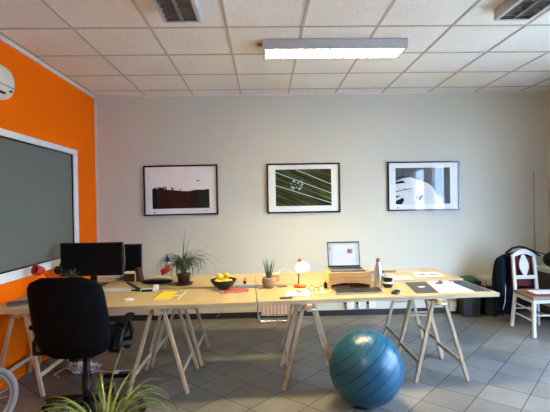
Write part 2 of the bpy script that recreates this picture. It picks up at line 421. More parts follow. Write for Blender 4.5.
# ---------------------------------------------------------------- pictures
def picture(cx, label, draw, tilt=0.):
    W, Hh = .93, .63
    t = thing('framed_picture', label, 'picture', (cx, YB, 1.32), group='framed photographs on the back wall')
    t.rotation_euler = (0, R(tilt), 0)
    m = MB(); w = .018
    m.box((-W/2, -.03, 0), (-W/2+w, 0, Hh)); m.box((W/2-w, -.03, 0), (W/2, 0, Hh)); m.box((-W/2+w, -.03, 0), (W/2-w, 0, w)); m.box((-W/2+w, -.03, Hh-w), (W/2-w, 0, Hh))
    m.build('frame', BLACKG, t)
    m = MB(); m.box((-W/2+w, -.012, w), (W/2-w, -.002, Hh-w)); m.build('mat_board', mat('mount_card', (.86, .85, .83), .8), t)
    draw(t, W, Hh)
    m = MB(); m.box((-W/2+w, -.024, w), (W/2-w, -.021, Hh-w)); m.build('glass', GLASSP, t)
    return t
def poly(m, pts, y): # flat printed shape, 0.4 mm of ink-on-card
    m.prism(pts, y-.0004, y)
INK = mat('print_black', (.008, .0075, .007), .6, spec=.05); REFLB = mat('print_wall_reflection', (.013, .009, .007), .6, spec=.05, var=.4, vscale=30)
INKG = mat('print_grey', (.12, .12, .125), .7, spec=.05, var=.5, vscale=25); PW = mat('print_white', (.70, .69, .67), .7)
INKM = mat('print_mid', (.014, .014, .013), .7, spec=.05)
def draw1(t, W, Hh):
    m = MB(); x0, x1, zb = -.36, .355, .085
    top = [(x1, .325), (.28, .315), (.2, .32), (.1, .30), (.0, .305), (-.1, .318), (-.2, .325), (-.28, .33), (x0, .34)]
    poly(m, [(x0, zb), (x1, zb)] + top, -.0125)
    random.seed(3)
    for k in range(26):   # small dark figures and bushes along the ridge
        x = random.choice([random.uniform(x0, -.07), random.uniform(-.34, -.18)]); h = random.uniform(.012, .045); w = random.uniform(.006, .02)
        poly(m, [(x-w/2, .312), (x+w/2, .312), (x+w*.6, .325+h*.6), (x+w*.1, .325+h), (x-w*.5, .325+h*.7)], -.0125-.0001*k)
    poly(m, [(-.02, .31), (-.01, .34), (.0, .31)], -.0127)
    poly(m, [(.195, .43), (.215, .44), (.235, .432), (.228, .422), (.215, .43), (.205, .42)], -.0125)
    m.mi = 1; poly(m, [(-.25, zb+.01), (-.17, zb+.01), (-.165, .30), (-.235, .305)], -.0132)  # brown reflection of the orange wall, painted into the print
    m.mi = 2; poly(m, [(-.16, zb+.01), (.1, zb+.01), (.13, .29), (-.15, .30)], -.0132); poly(m, [(.24, zb+.01), (.345, zb+.01), (.345, .31), (.2, .305)], -.0132)
    m.mi = 0; poly(m, [(-.35, .035), (-.325, .035), (-.335, .055)], -.0125); poly(m, [(.28, .05), (.33, .05), (.33, .054), (.28, .054)], -.0125)
    m.build('print', [INK, REFLB, INKM], t, label='dark ridge with tiny figures under a white sky')
def streak_mat():
    mm = bpy.data.materials.new('print_streaks'); mm.use_nodes = True; nt = mm.node_tree; b = nt.nodes['Principled BSDF']
    tc = nt.nodes.new('ShaderNodeTexCoord'); r0 = nt.nodes.new('ShaderNodeMapping'); mp = nt.nodes.new('ShaderNodeMapping'); r0.inputs['Rotation'].default_value = (0, R(-25), 0); mp.inputs['Scale'].default_value = (1.1, 1, 17)
    nt.links.new(tc.outputs['Object'], r0.inputs['Vector']); nt.links.new(r0.outputs[0], mp.inputs['Vector'])
    n = nt.nodes.new('ShaderNodeTexNoise'); n.inputs['Scale'].default_value = 1.7; n.inputs['Detail'].default_value = 4; nt.links.new(mp.outputs[0], n.inputs['Vector'])
    r = nt.nodes.new('ShaderNodeValToRGB'); e = r.color_ramp.elements
    e[0].position = .36; e[0].color = (.012, .012, .012, 1); e[1].position = .8; e[1].color = (.18, .26, .05, 1)
    for p, c in ((.47, (.045, .03, .015)), (.56, (.04, .07, .012)), (.66, (.12, .19, .02))):
        q = e.new(p); q.color = (*c, 1)
    nt.links.new(n.outputs['Fac'], r.inputs[0]); nt.links.new(r.outputs[0], b.inputs['Base Color']); b.inputs['Roughness'].default_value = .7; b.inputs['Specular IOR Level'].default_value = .05
    return mm
def draw2(t, W, Hh):
    m = MB(); x0, x1, zb, zt = -.355, .355, .09, .555
    poly(m, [(x0, zb), (x1, zb), (x1, zt), (x0, zt)], -.0125)
    m.mi = 1
    for a, b, w in (((x0, .525), (x1, .25), .008), ((-.09, zt-.004), (x1, .365), .007), ((x0, .36), (x1, .125), .009)):
        poly(m, [(a[0], a[1]-w), (b[0], b[1]-w), (b[0], b[1]), (a[0], a[1])], -.0131)
    random.seed(5)
    for k in range(26):   # pale cluster in the middle
        x, z = -.085+random.uniform(-.075, .075), .35+random.uniform(-.055, .06); s = random.uniform(.006, .016); a = random.uniform(0, 3)
        poly(m, [(x+s*math.cos(a+j*2.1), z+s*math.sin(a+j*2.1)*1.2) for j in range(3)], -.0133-.00005*k)
    m.build('print', [streak_mat(), PW], t, label='green and black diagonal streaks crossed by white lines')
def draw3(t, W, Hh):
    m = MB(); x0, x1, zb, zt = -.36, .345, .085, .55
    poly(m, [(x0, zb), (x1, zb), (x1, zt), (x0, zt)], -.0125)
    m.mi = 1; poly(m, [(x0, zb+.002), (x1-.1, zb+.002), (x1-.1, .16), (.17, .20), (.12, .30), (.06, .35), (-.08, .40), (-.16, .43), (-.25, .42), (x0, .38)], -.0131)
    m.mi = 2
    random.seed(9)
    for pts in ([(x0, .37), (-.27, .39), (-.23, .36), (-.31, .35), (x0, .345)], [(x0, .25), (-.24, .28), (-.16, .285), (-.13, .28), (-.26, .265), (x0, .24)],
                [(x0, zb+.002), (-.28, zb+.002), (-.25, .14), (-.27, .17), (-.3, .155), (x0, .13)], [(x0, .19), (-.30, .20), (-.33, .175), (x0, .17)], [(x0, .43), (-.26, .445), (-.2, .44), (-.27, .43), (x0, .42)]):
        poly(m, pts, -.0137)
    for k in range(34):
        a = random.uniform(0, 2*PI); r = random.uniform(0, .05); x, z = -.04+r*math.cos(a)*1.1, .17+r*math.sin(a)*.9; s = random.uniform(.008, .02)
        poly(m, [(x+s*math.cos(a+j*1.9), z+s*math.sin(a+j*1.9)) for j in range(3)], -.0138-.00003*k)
    for x in (-.17, -.145, -.2): poly(m, [(x, .24), (x+.012, .24), (x+.008, .255)], -.0138)
    poly(m, [(-.35, .035), (-.325, .035), (-.335, .055)], -.0125)
    m.build('print', [INKG, PW, INK], t, label='black and white snowy slope with a dark bush')
picture(-1.035, 'framed picture of a black ridge, the one next to the orange wall', draw1, -.3)
picture(.513, 'framed picture with green diagonal streaks above the red lamp', draw2, 0)
picture(2.052, 'framed picture of a snowy slope above the dark desk mats', draw3, .2)

m = MB(); m.cyl((0, 0, 0), (0, 0, 1.25), .006, n=8); m.cyl((0, 0, 1.25), (0, 0, 1.27), .008, n=8)
o = m.build('wall_pipe', mat('pipe_grey', (.36, .34, .31), .5), None, (3.495, YB-.01, .53)); tag(o, 'thin grey upright pipe on the back wall behind the white chair', 'pipe')

# sockets on the baseboard
for k, (x, lb) in enumerate(((1.075, 'white wall socket box under the desk, left one of three'), (1.225, 'white wall socket box under the desk, middle one of three'), (1.36, 'white wall socket box under the desk, right one of three'))):
    t = thing('wall_socket', lb, 'socket', (x, YB-.014, .095), group='socket boxes on the back wall')
    m = MB(); m.box((-.045, -.045, 0), (.045, 0, .088), bev=.006); m.build('housing', WHITEP, t)
    m = MB(); m.cyl((0, -.043, .055), (0, -.047, .055), .016, n=20); m.build('socket_well', WHITEP, t)
    m = MB(); m.box((-.07, -.03, .055), (-.046, -.008, .085), bev=.003); m.tube([(-.067, -.02, .085), (-.07, -.02, .11), (-.072, -.012, .16)], .004, 6); m.build('plug', BLACKP, t)

# ---------------------------------------------------------------- desktops
def desktop(x, y, rz, L, W, label, xflip=False):
    t = thing('desktop', label, 'desk top', (x, y, T-.0305), R(rz), 'pale wood desk tops on trestles')
    s = -1 if xflip else 1
    a, b = (0, L) if not xflip else (-L, 0)
    m = MB(); m.box((a+.001, .001, .001), (b-.001, W-.001, .03), bev=.0015); m.build('board', BIRCH, t)
    m = MB(); m.box((a, -.0015, 0), (b, .0012, .0285)); m.box((a, W-.0012, 0), (b, W+.0015, .0285)); e = b if not xflip else a
    m.box((b-.0012, .0012, 0), (b+.0015, W-.0012, .0285)); m.build('edging', EDGE, t)
    return t
desktop(-.055, 3.262, 3.2, 1.958, .62, 'front pale wood desk top carrying the laptop riser and dark mats')
desktop(-.0725, 3.250, 1.8, 2.0, .61, 'front pale wood desk top carrying the yellow magazine', True)
desktop(-.08, 3.950, 2.4, 2.0, .66, 'rear pale wood desk top behind the laptop riser')
desktop(-.096, 3.935, 1.2, 1.98, .66, 'rear pale wood desk top carrying the spider plant', True)

# ---------------------------------------------------------------- trestles
def trestle(x, y, ln, label, front_bar, sp=.225, top=.6545):
    t = thing('trestle', label, 'trestle', (x, y, 0), group='pale wood trestles under the desks')
    m = MB(); m.box((-.020, -.005, top-.05), (.020, ln+.005, top), bev=.003); m.build('beam', PINE2, t)
    for sx in (-1, 1):
        for yy in (0, ln):
            m = MB(); m.bar((sx*sp, yy, .004), (sx*.044, yy+(.035 if yy == 0 else -.035), top-.012), .026, .026, (sx, 0, .3), .003); m.build('leg', PINE, t)
    k = .165/(top); xx = sp-(sp-.046)*k
    for sx in (-1, 1):
        m = MB(); m.bar((sx*(xx), .02, .15), (sx*(xx), ln-.02, .15), .014, .032, (0, 0, 1), .002); m.build('side_rail', PINE, t)
    for yy in ((0, ln) if front_bar else (ln,)):
        for z in (.41, .56):
            w = sp-(sp-.046)*z/top
            m = MB(); yq = yy+(.02 if yy == 0 else -.02)*z/.41; m.bar((-w, yq, z), (w, yq, z), .010, .016, (0, 0, 1), .002); m.build('crossbar', PINE, t)
    m = MB(); m.cyl((-.05, -.001, top-.035), (.05, -.001, top-.035), .006, n=10); m.build('hinge_pin', STEEL, t)
    return t
for x, y, sp, nm in ((-1.893, 3.265, .185, 'beside the orange wall'), (-.83, 3.24, .225, 'below the yellow magazine'), (.34, 3.24, .21, 'below the red lamp'), (1.39, 3.31, .21, 'below the dark mats at the free end')):
    trestle(x, y, .49, 'front-row pale wood trestle ' + nm, False, sp)
    trestle(x+.03, y+.55, .47, 'back-row pale wood trestle ' + nm, True, sp)

# ---------------------------------------------------------------- exercise ball
t = thing('exercise_ball', 'big blue ribbed exercise ball on the tiled floor', 'ball', (.708, 2.985, 0))
m = MB(); m.ball((0, 0, 0), .262, 64, 48); o = m.build('ball_skin', ball_mat(), t, (0, 0, .262), Vector((-.62, .10, .74)).to_track_quat('Z', 'Y').to_euler())
m = MB(); m.cyl((0, 0, .258), (0, 0, .264), .010, n=14); m.build('valve_plug', mat('plug', (.3, .35, .4), .5), o)

# ---------------------------------------------------------------- office chair
t = thing('office_chair', 'black padded office chair with armrests at the left desk', 'chair', (-1.222, 2.90, 0), R(2))
def loft_back(m, w, z0, z1, y0, thick, rc=.09, curve=.05):
    # rounded-rectangle cushion, curved in plan
    nx, nz = 16, 16; F, B = [], []
    for j in range(nz+1):
        v = j/nz; z = z0+(z1-z0)*v; rowF, rowB = [], []
        dz = min(v, 1-v)*(z1-z0); inset = 0
        if dz < rc: inset = rc-math.sqrt(max(0, rc*rc-(rc-dz)**2))
        hw = w/2*(.93+.07*math.sin(v*PI)) - inset
        for i in range(nx+1):
            u = -1+2*i/nx; x = u*hw; ed = (1-abs(u)**6)*(1-abs(2*v-1)**8)
            yy = y0 + curve*(-(x/(w/2))**2) + .17*(.35-v)
            rowF.append(m.bm.verts.new((x, yy+thick*(.15+.85*ed)/2+.0, z))); rowB.append(m.bm.verts.new((x, yy-thick*(.15+.85*ed)/2, z)))
        F.append(rowF); B.append(rowB)
    m.sm = True
    for G in (F, B):
        for j in range(nz):
            for i in range(nx): m._f([G[j][i], G[j][i+1], G[j+1][i+1], G[j+1][i]])
    for j in range(nz):
        m._f([F[j][0], F[j+1][0], B[j+1][0], B[j][0]]); m._f([F[j][nx], F[j+1][nx], B[j+1][nx], B[j][nx]])
    for i in range(nx):
        m._f([F[0][i], F[0][i+1], B[0][i+1], B[0][i]]); m._f([F[nz][i], F[nz][i+1], B[nz][i+1], B[nz][i]])
m = MB(); loft_back(m, .465, .485, 1.025, -.265, .09, .10, -.045); m.build('backrest', FABRICB, t)
m = MB(); m.box((-.225, -.15, .51), (.225, .25, .58), bev=.03); m.build('seat', FABRICB, t)
m = MB(); m.bar((0, -.20, .60), (0, -.20, .475), .06, .02, (0, 1, 0), .006); m.bar((0, -.21, .475), (0, .05, .47), .06, .02, (0, 0, 1), .006); m.build('back_bracket', BLACKP, t)
m = MB(); m.cyl((0, 0, .12), (0, 0, .47), .022, n=18); m.cyl((0, 0, .10), (0, 0, .30), .030, n=18); m.box((-.09, -.1, .455), (.09, .12, .49), bev=.01); m.build('gas_column', BLACKP, t)
for sx in (-1, 1):
    m = MB(); m.tube([(sx*.20, .10, .50), (sx*.27, .12, .505), (sx*.28, .10, .56), (sx*.27, .06, .665)], [.017]*4, 8)
    m.tube([(sx*.20, -.12, .50), (sx*.26, -.16, .51), (sx*.27, -.14, .57), (sx*.265, -.04, .66)], [.016]*4, 8)
    arm = m.build('armrest', BLACKP, t)
    m = MB(); m.box((sx*.27-.028, -.16, .658), (sx*.27+.028, .12, .688), bev=.012); m.build('arm_pad', FABRICB, arm)
m = MB(); m.tube([(.09, .06, .47), (.2, .08, .465), (.235, .09, .455)], .006, 8); m.box((.225, .075, .445), (.27, .105, .465), bev=.005); m.build('height_lever', BLACKP, t)
for k in range(5):
    a = R(157+72*k); ca, sa = math.cos(a), math.sin(a)
    m = MB(); m.tube([(.02*ca, .02*sa, .135), (.18*ca, .18*sa, .115), (.36*ca, .36*sa, .085)], [.030, .025, .017], 8); lg = m.build('base_leg', BLACKP, t)
    m = MB()
    for q in (-1, 1):
        cx, cy = .355*ca - q*.018*sa, .355*sa + q*.018*ca
        m.cyl((cx+q*.009*sa, cy-q*.009*ca, .029), (cx-q*.009*sa, cy+q*.009*ca, .029), .028, n=18)
    m.cyl((.355*ca, .355*sa, .03), (.355*ca, .355*sa, .085), .008, n=8); m.build('caster', BLACKG, lg)

# ---------------------------------------------------------------- monitors (backs of screens face the room)
def monitor(loc, rz, w, h, zb, label, black):
    t = thing('monitor', label, 'monitor', loc, R(rz), 'black monitors on the left desk')
    m = MB(); m.box((-w/2, -.022, zb), (w/2, .018, zb+h), bev=.006); m.build('casing', black, t)
    m = MB(); m.box((-w/2+.015, -.0235, zb+.02), (w/2-.015, -.0215, zb+h-.015)); m.build('screen', mat('screen_off', (.004, .004, .005), .5, spec=.12), t)
    m = MB(); m.box((-.03, .018, .02), (.03, .04, zb+h*.6), bev=.004); m.build('stand', black, t)
    m = MB(); m.box((-.12, -.08, 0), (.12, .09, .012), bev=.004); m.build('base', black, t)
    return t
t = monitor((-1.665, 4.13, T), 0, .59, .32, .092, 'wide black monitor behind the office chair', BLACKP)
m = MB(); m.tube([(.29, .03, .40), (.303, .02, .36), (.298, .03, .30), (.306, .02, .24), (.297, .03, .17), (.28, .04, .10), (.2, .1, .03), (.1, .12, .004)], .004, 6); m.build('cable', mat('grey_cable', (.3, .3, .3), .4), t)
monitor((-1.42, 4.48, T), 0, .26, .30, .06, 'small black monitor partly hidden behind the wide one', BLACKP)

t = thing('document_box', 'dark red box with cream edges behind the wide monitor', 'box', (-1.30, 4.27, T), R(-6))
m = MB(); m.box((-.12, 0, 0), (-.003, .10, .078), bev=.003); m.prism([(.0, 0), (.055, 0), (.03, .13), (.0, .13)], 0, .1); m.build('body', mat('dark_red_card', (.07, .008, .006), .6), t)
m = MB(); m.box((-.13, -.006, .078), (.0, .1, .092), bev=.002); m.box((-.003, -.006, .0), (.009, .0, .09), bev=.002); m.build('rim', CREAMP, t)

# ---------------------------------------------------------------- things on the left desk
t = thing('desk_lamp', 'red spotlight desk lamp with a dark open head behind the office chair', 'lamp', (-1.90, 3.72, T), 0)
m = MB(); m.lathe([(0, 0), (.06, 0), (.062, .012), (.03, .02), (0, .021)]); m.build('base', RED, t)
m = MB(); m.tube([(0, 0, .02), (.012, 0, .10), (.02, -.01, .16), (-.02, -.01, .195)], .009, 8); m.build('arm', RED, t)
Mh = TR((-.055, -.015, .215), (70, 0, -25))
m = MB(); m.lathe([(.018, -.05), (.03, -.045), (.04, -.02), (.043, .04), (.040, .04), (.037, -.015), (.02, -.035), (0, -.035)], M=Mh); sh = m.build('lamp_shade', RED, t)
m = MB(); m.lathe([(0, .0), (.036, .0), (.036, .004), (0, .004)], M=Mh); m.ball((0, 0, -.0), .022, M=Mh); m.build('bulb', BLACKG, sh)
t = thing('desk_lamp', 'small round black lamp head on a thin stem beside the red spotlight lamp', 'lamp', (-1.80, 3.78, T), 0)
m = MB(); m.lathe([(0, 0), (.05, 0), (.05, .01), (0, .014)]); m.build('base', BLACKP, t)
m = MB(); m.tube([(0, 0, .01), (.0, 0, .1), (-.012, 0, .17)], .005, 8); m.build('stem', BLACKP, t)
m = MB(); m.ball((-.02, -.01, .205), .037, sy=.6); m.tube([(-.01, 0, .235), (.0, .0, .27)], .006, 6); m.build('lamp_shade', BLACKP, t)

def blade_pts(o, az, L, rise, droop, n=8, kink=0):
    pts = [Vector(o)]; el = rise; p = Vector(o)
    for i in range(n):
        p = p + Vector((math.cos(az)*math.cos(el), math.sin(az)*math.cos(el), math.sin(el)))*L/n
        el -= droop/n*(.4+1.4*i/n); az += kink/n; pts.append(p.copy())
    return pts
t = thing('potted_plant', 'dark bushy plant in a black pot between office chair and monitor', 'plant', (-1.71, 3.80, T))
m = MB(); m.lathe([(0, 0), (.04, 0), (.052, .09), (.048, .09), (.042, .08), (0, .08)]); m.build('pot', BLACKP, t)
m = MB()
for k in range(34): m.ribbon(blade_pts((random.uniform(-.02, .02), random.uniform(-.02, .02), .08), random.uniform(0, 2*PI), random.uniform(.08, .15), R(random.uniform(60, 88)), random.uniform(.2, 1.)), .012)
m.build('foliage', LEAFD, t)

# laptop/grey tray at the far left
t = thing('keyboard', 'dark grey flat keyboard on the left desk by the orange wall', 'keyboard', (-1.87, 3.43, T), R(38))
m = MB(); m.box((-.17, -.065, 0), (.17, .065, .014), bev=.004); m.build('body', mat('grey_body', (.10, .10, .10), .5), t)
m = MB()
for r in range(5):
    for c in range(15): m.box((-.16+c*.0215, -.055+r*.022, .014), (-.142+c*.0215, -.036+r*.022, .018))
m.build('keys', mat('key_grey', (.05, .05, .05), .5), t)
t = thing('keyboard', 'white keyboard lying below the wide monitor', 'keyboard', (-1.36, 3.84, T), R(2))
m = MB(); m.box((-.20, -.055, 0), (.20, .055, .012), bev=.004); m.build('body', WHITEP, t)
m = MB()
for r in range(5):
    for c in range(18): m.box((-.19+c*.0212, -.046+r*.019, .012), (-.172+c*.0212, -.03+r*.019, .015))
m.build('keys', mat('key_white', (.6, .6, .6), .5), t)

t = thing('computer_mouse', 'white computer mouse in front of the yellow magazine', 'mouse', (-1.10, 3.42, T), R(-70)); t.scale = (.85,)*3
m = MB(); m.ball((0, 0, .004), .05, sx=.62, sz=.42); 
for v in m.bm.verts: v.co.z = max(v.co.z, 0)
m.build('shell', WHITEP, t)
m = MB(); m.box((-.003, .025, .016), (.003, .04, .0225), bev=.001); m.build('scroll_wheel', BLACKP, t)

t = thing('magazine', 'yellow magazine with a grey and green corner on the left desk', 'magazine', (-.80, 3.555, T), R(-3))
def skewq(m, a, z0, z1): m.prism(a, z0, z1, 'xy')
m = MB(); skewq(m, [(-.105, -.15), (.105, -.15), (.105, .15), (-.105, .15)], 0, .006); m.build('pages', PAPER, t)
m = MB(); m.box((-.105, -.15, .006), (.105, .15, .0068)); m.mi = 1; m.box((.035, .0, .0068), (.10, .145, .0072)); m.mi = 2; m.box((.05, -.145, .0068), (.10, -.05, .0072))
m.mi = 3; m.box((-.105, -.15, .0068), (-.098, .15, .0074)); m.build('cover', [mat('yellow_cover', (.90, .62, .005), .4), mat('cover_grey', (.32, .38, .25), .5, var=.5, vscale=40), mat('cover_olive', (.35, .33, .12), .5), BLACKP], t)

t = thing('pouch', 'long soft black pouch on the rear desk beside the spider plant', 'pouch', (-1.05, 4.13, T), R(3))
m = MB(); m.ball((0, 0, .024), .155, n=28, sy=.42, sz=.16)
for v in m.bm.verts: v.co.z = max(v.co.z, 0); v.co.x *= 1+.1*v.co.y
m.build('body', BLACKP, t)
m = MB(); m.tube([(-.12, -.02, .037), (-.04, -.03, .046), (.05, -.03, .046), (.12, -.02, .037)], .003, 6); m.build('zipper', mat('zip', (.2, .2, .2), .4, metal=.6), t)

t = thing('stapler', 'black stapler with tilted arm on the front desk behind the yellow magazine', 'stapler', (-1.17, 3.80, T), R(-25))
m = MB(); m.box((-.07, -.018, 0), (.07, .018, .012), bev=.004); m.build('base', BLACKP, t)
m = MB(); m.bar((.065, 0, .018), (-.075, 0, .075), .03, .022, (0, 0, 1), .006); m.build('arm', mat('black_green', (.03, .035, .03), .4), t)
t = thing('adapter', 'white power adapter with a black band beside the stapler', 'adapter', (-1.035, 3.78, T), R(5))
m = MB(); m.box((-.07, -.02, 0), (.075, .035, .022), bev=.005); m.box((.045, -.02, .01), (.085, .035, .05), bev=.005); m.build('body', WHITEP, t)
m = MB(); m.box((-.055, -.028, .0), (.04, -.02, .018), bev=.003); m.build('band', BLACKP, t)

# spider plant
t = thing('potted_plant', 'spider plant in a dark brown pot on the rear desk', 'plant', (-.775, 4.06, T))
m = MB(); m.lathe([(0, 0), (.075, 0), (.09, .018), (.085, .02), (.07, .008), (0, .008)]); m.build('saucer', TERRA, t)
m = MB(); m.lathe([(0, .009), (.05, .009), (.062, .09), (.067, .092), (.067, .105), (.06, .105), (.055, .095), (0, .093)]); m.build('pot', TERRA, t)
m = MB(); m.lathe([(0, .094), (.054, .096), (0, .1)]); m.build('soil', SOIL, t)
m = MB(); random.seed(21)
for k in range(130):
    a = random.uniform(0, 2*PI); L = random.uniform(.22, .44)
    m.mi = 1 if random.random() < .3 else 0
    m.ribbon(blade_pts((random.uniform(-.02, .02), random.uniform(-.02, .02), .095), a, L, R(random.uniform(66, 88)), random.uniform(2.4, 4.4), 12), random.uniform(.010, .015))
for az, L, rs, dr in ((R(80), .46, 88, .25), (R(60), .40, 80, .4), (R(20), .42, 72, 1.6), (R(0), .46, 64, 2.3), (R(5), .44, 60, 2.9), (R(190), .40, 62, 2.6), (R(170), .34, 66, 1.9), (R(100), .36, 86, .5)):
    m.mi = 0; m.ribbon(blade_pts((0, 0, .095), az, L, R(rs), dr, 12), .008)
m.build('foliage', [LEAFD, mat('leaf_variegated', (.22, .27, .17), .5, var=.3, vscale=25)], t)
# little tricolour flag on a stick, leaning out of the pot
t = thing('flag', 'small blue, white and red flag on a stick leaning from the spider plant', 'flag', (-.862, 3.97, T+.115), 0)
m = MB(); m.cyl((.06, .05, -.03), (-.03, -.03, .20), .0025, n=8); m.build('stick', PINE2, t)
m = MB(); n = 9; m.sm = True
colr = []
p0, p1 = Vector((-.045, -.03, .195)), Vector((-.075, -.035, .025))
for side, (c0, c1, mi) in enumerate(((0, .34, 0), (.34, .6, 1), (.6, 1, 2))):
    pass
def flag_panel(m, pts, mi):
    m.mi = mi; m.prism(pts, -.003, .0)
Mf = TR((-.045, -.02, .0))
m.mi = 0; m.prism([(-.022, .115), (.03, .125), (.004, .188)], -.003, 0, 'xz', Mf)
m.mi = 1; m.prism([(-.012, .112), (.03, .122), (.036, .095), (.0, .085)], -.0025, 0, 'xz', Mf)
m.mi = 2; m.prism([(-.065, .045), (-.045, -.01), (.035, .035), (.02, .088)], -.004, 0, 'xz', Mf)
m.build('cloth', [mat('flag_blue', (.01, .025, .11), .7), PAPER, mat('flag_red', (.55, .02, .015), .6)], t)

# bowl and lemons
t = thing('bowl', 'wide black bowl full of lemons', 'bowl', (-.385, 3.885, .7505+.0)) 
t.location = (-.372, 3.80, T)
m = MB(); m.lathe([(0, 0), (.045, 0), (.05, .006), (.085, .03), (.112, .07), (.118, .085), (.114, .086), (.105, .07), (.08, .036), (.045, .014), (0, .012)], n=40); m.build('bowl_body', BLACKG, t)
LEM = mat('lemon_skin', (.85, .58, .02), .4, bump=.25, bscale=120); 
def lemon(loc, rot, sc, label):
    t = thing('lemon', label, 'lemon', loc, group='lemons in the black bowl', rot=rot); t.scale = (sc,)*3
    m = MB(); pr = [(0, -.040), (.006, -.038), (.010, -.033), (.020, -.024), (.027, -.010), (.029, 0), (.027, .010), (.020, .024), (.010, .033), (.006, .039), (0, .041)]
    m.lathe(pr, n=18); m.build('peel', LEM, t)
    m = MB(); m.cyl((0, 0, -.0405), (0, 0, -.043), .003, n=8); m.build('stem_end', mat('stem_brown', (.16, .12, .03), .7), t)
    return t
bx, by, bz = -.372, 3.80, T
spots = [(-.048, -.035, .062, 'lemon on the left front side of the black bowl'), (.012, -.052, .062, 'lemon at the front rim of the black bowl'), (.062, -.01, .066, 'lemon on the side of the bowl nearest the aloe'), (-.055, .03, .066, 'lemon at the rear left of the bowl pile'),
         (.01, .052, .062, 'lemon at the back of the bowl pile'), (-.034, -.006, .112, 'upper lemon on top of the pile, toward the spider plant'), (.030, .004, .116, 'upper lemon on top of the pile, toward the aloe')]
first = None
for i, (dx, dy, dz, lb) in enumerate(spots):
    an = math.atan2(dy, dx)
    if i < 5: dx, dy, dz = .060*math.cos(an), .060*math.sin(an), .062
    rot = (R(90), 0, an) if i < 5 else (R(90+(12 if i == 5 else -14)), 0, R(75 if i == 5 else 20))
    if first is None: first = lemon((bx+dx, by+dy, bz+dz), rot, .98, lb)
    else: dup(first, (bx+dx, by+dy, bz+dz), rot, lb)

t = thing('pencil_case', 'flat red pencil case in front of the lemon bowl', 'pencil case', (-.245, 3.66, T), R(16))
m = MB(); m.box((-.11, -.035, 0), (.10, .035, .018), bev=.008); m.build('body', RED, t)
m = MB(); m.box((-.145, -.028, 0), (-.105, .03, .012), bev=.004); m.box((-.10, -.043, .003), (.085, -.035, .014), bev=.002); m.build('lining', mat('pink_grey', (.42, .25, .22), .6), t)

# power strip and cable behind the case
t = thing('power_strip', 'grey power strip between lemon bowl and aloe', 'power strip', (-.16, 3.83, T), R(0))
m = MB(); m.box((-.10, -.022, 0), (.10, .022, .035), bev=.006); m.build('body', mat('strip_grey', (.45, .47, .50), .5), t)
m = MB(); m.box((-.035, -.012, .035), (-.01, .012, .06), bev=.004); m.tube([(-.022, 0, .06), (-.025, 0, .075), (-.01, .02, .085)], .003, 6); m.build('plug', BLACKP, t)
m = MB(); m.tube([(.10, 0, .02), (.14, -.01, .01), (.17, -.03, .006), (.13, -.08, .005), (.10, -.1, .005)], .004, 6); m.build('cable', mat('grey_cable', (.3, .3, .3), .4), t)

# aloe
t = thing('potted_plant', 'spiky aloe in a small round brown clay pot', 'plant', (.035, 3.80, T))
m = MB(); m.lathe([(0, 0), (.035, 0), (.052, .02), (.062, .05), (.060, .08), (.054, .098), (.050, .098), (.05, .085), (0, .085)], n=30); m.build('pot', mat('clay', (.34, .21, .12), .7, var=.3, vscale=30, bump=.3), t)
m = MB(); m.lathe([(0, .086), (.049, .087), (0, .09)]); m.build('soil', SOIL, t)
m = MB(); random.seed(4)
for k in range(14):
    a = 2*PI*k/14+random.uniform(-.2, .2); L = random.uniform(.10, .2) if k % 3 else random.uniform(.19, .23)
    pts = blade_pts((.012*math.cos(a), .012*math.sin(a), .088), a, L, R(random.uniform(60, 88)), random.uniform(-.3, .4), 6)
    m.tube(pts, [.0045, .005, .0045, .0035, .0025, .0015, .0004], 6)
m.build('foliage', mat('aloe_green', (.05, .10, .04), .45, var=.4, vscale=30), t)

# cream cube speaker
t = thing('cream_block', 'small cream block with a wooden face behind the aloe', 'block', (.105, 4.06, T), R(14))
m = MB(); m.box((-.038, -.03, 0), (.038, .03, .088), bev=.006); m.build('body', CREAMP, t)
m = MB(); m.box((-.03, -.0315, .01), (.03, -.0295, .078), bev=.0005); m.build('face', RISER, t)
m = MB(); m.tube([(.03, .03, .06), (.05, .04, .10), (.10, .03, .125), (.16, -.02, .09), (.20, -.08, .02), (.24, -.10, .004)], .003, 6); m.build('cable', WHITEP, t)
t = thing('phone', 'black phone lying flat beside the aloe', 'phone', (.155, 3.83, T), R(22))
m = MB(); m.box((-.045, -.022, 0), (.045, .022, .008), bev=.003); m.build('body', BLACKG, t)
m = MB(); m.box((-.041, -.018, .008), (.041, .018, .0086)); m.build('screen', mat('phone_screen', (.02, .02, .025), .1), t)

# ---------------------------------------------------------------- red lamp with glowing shade
lx, ly = .318, 3.80
t = thing('table_lamp', 'small red table lamp with glowing white shade', 'lamp', (lx, ly, T))
m = MB(); m.lathe([(0, 0), (.058, 0), (.060, .006), (.058, .022), (.03, .028), (0, .029)], n=36); m.build('base', ORED, t)
m = MB(); m.cyl((-.015, 0, .028), (-.008, 0, .16), .006, n=12); m.build('stem', mat('stem_dark', (.05, .03, .025), .4), t)
Ms = TR((.022, 0, .178), (0, -20, 0))
SH = mat('lit_shade', (.9, .88, .82), .5, emit=(1., .80, .48), estr=.13)
m = MB(); m.lathe([(.046, -.038), (.058, -.018), (.061, .0), (.056, .022), (.040, .042), (.018, .053), (.012, .054), (.012, .051), (.036, .039), (.052, .02), (.057, 0), (.054, -.018), (.043, -.037)], n=36, M=Ms); sh = m.build('lamp_shade', SH, t)
m = MB(); m.lathe([(0, .050), (.016, .050), (.018, .058), (.012, .070), (.020, .074), (.016, .080), (0, .082)], M=Ms); m.build('finial', ORED, sh)
m = MB(); m.ball((0, 0, -.015), .022, M=Ms); m.cyl(Ms @ Vector((-.03, 0, -.03)), Ms @ Vector((0, 0, .0)), .005); m.build('bulb', mat('bulb_on', (1, 1, 1), .5, emit=(1., .72, .32), estr=13), sh)

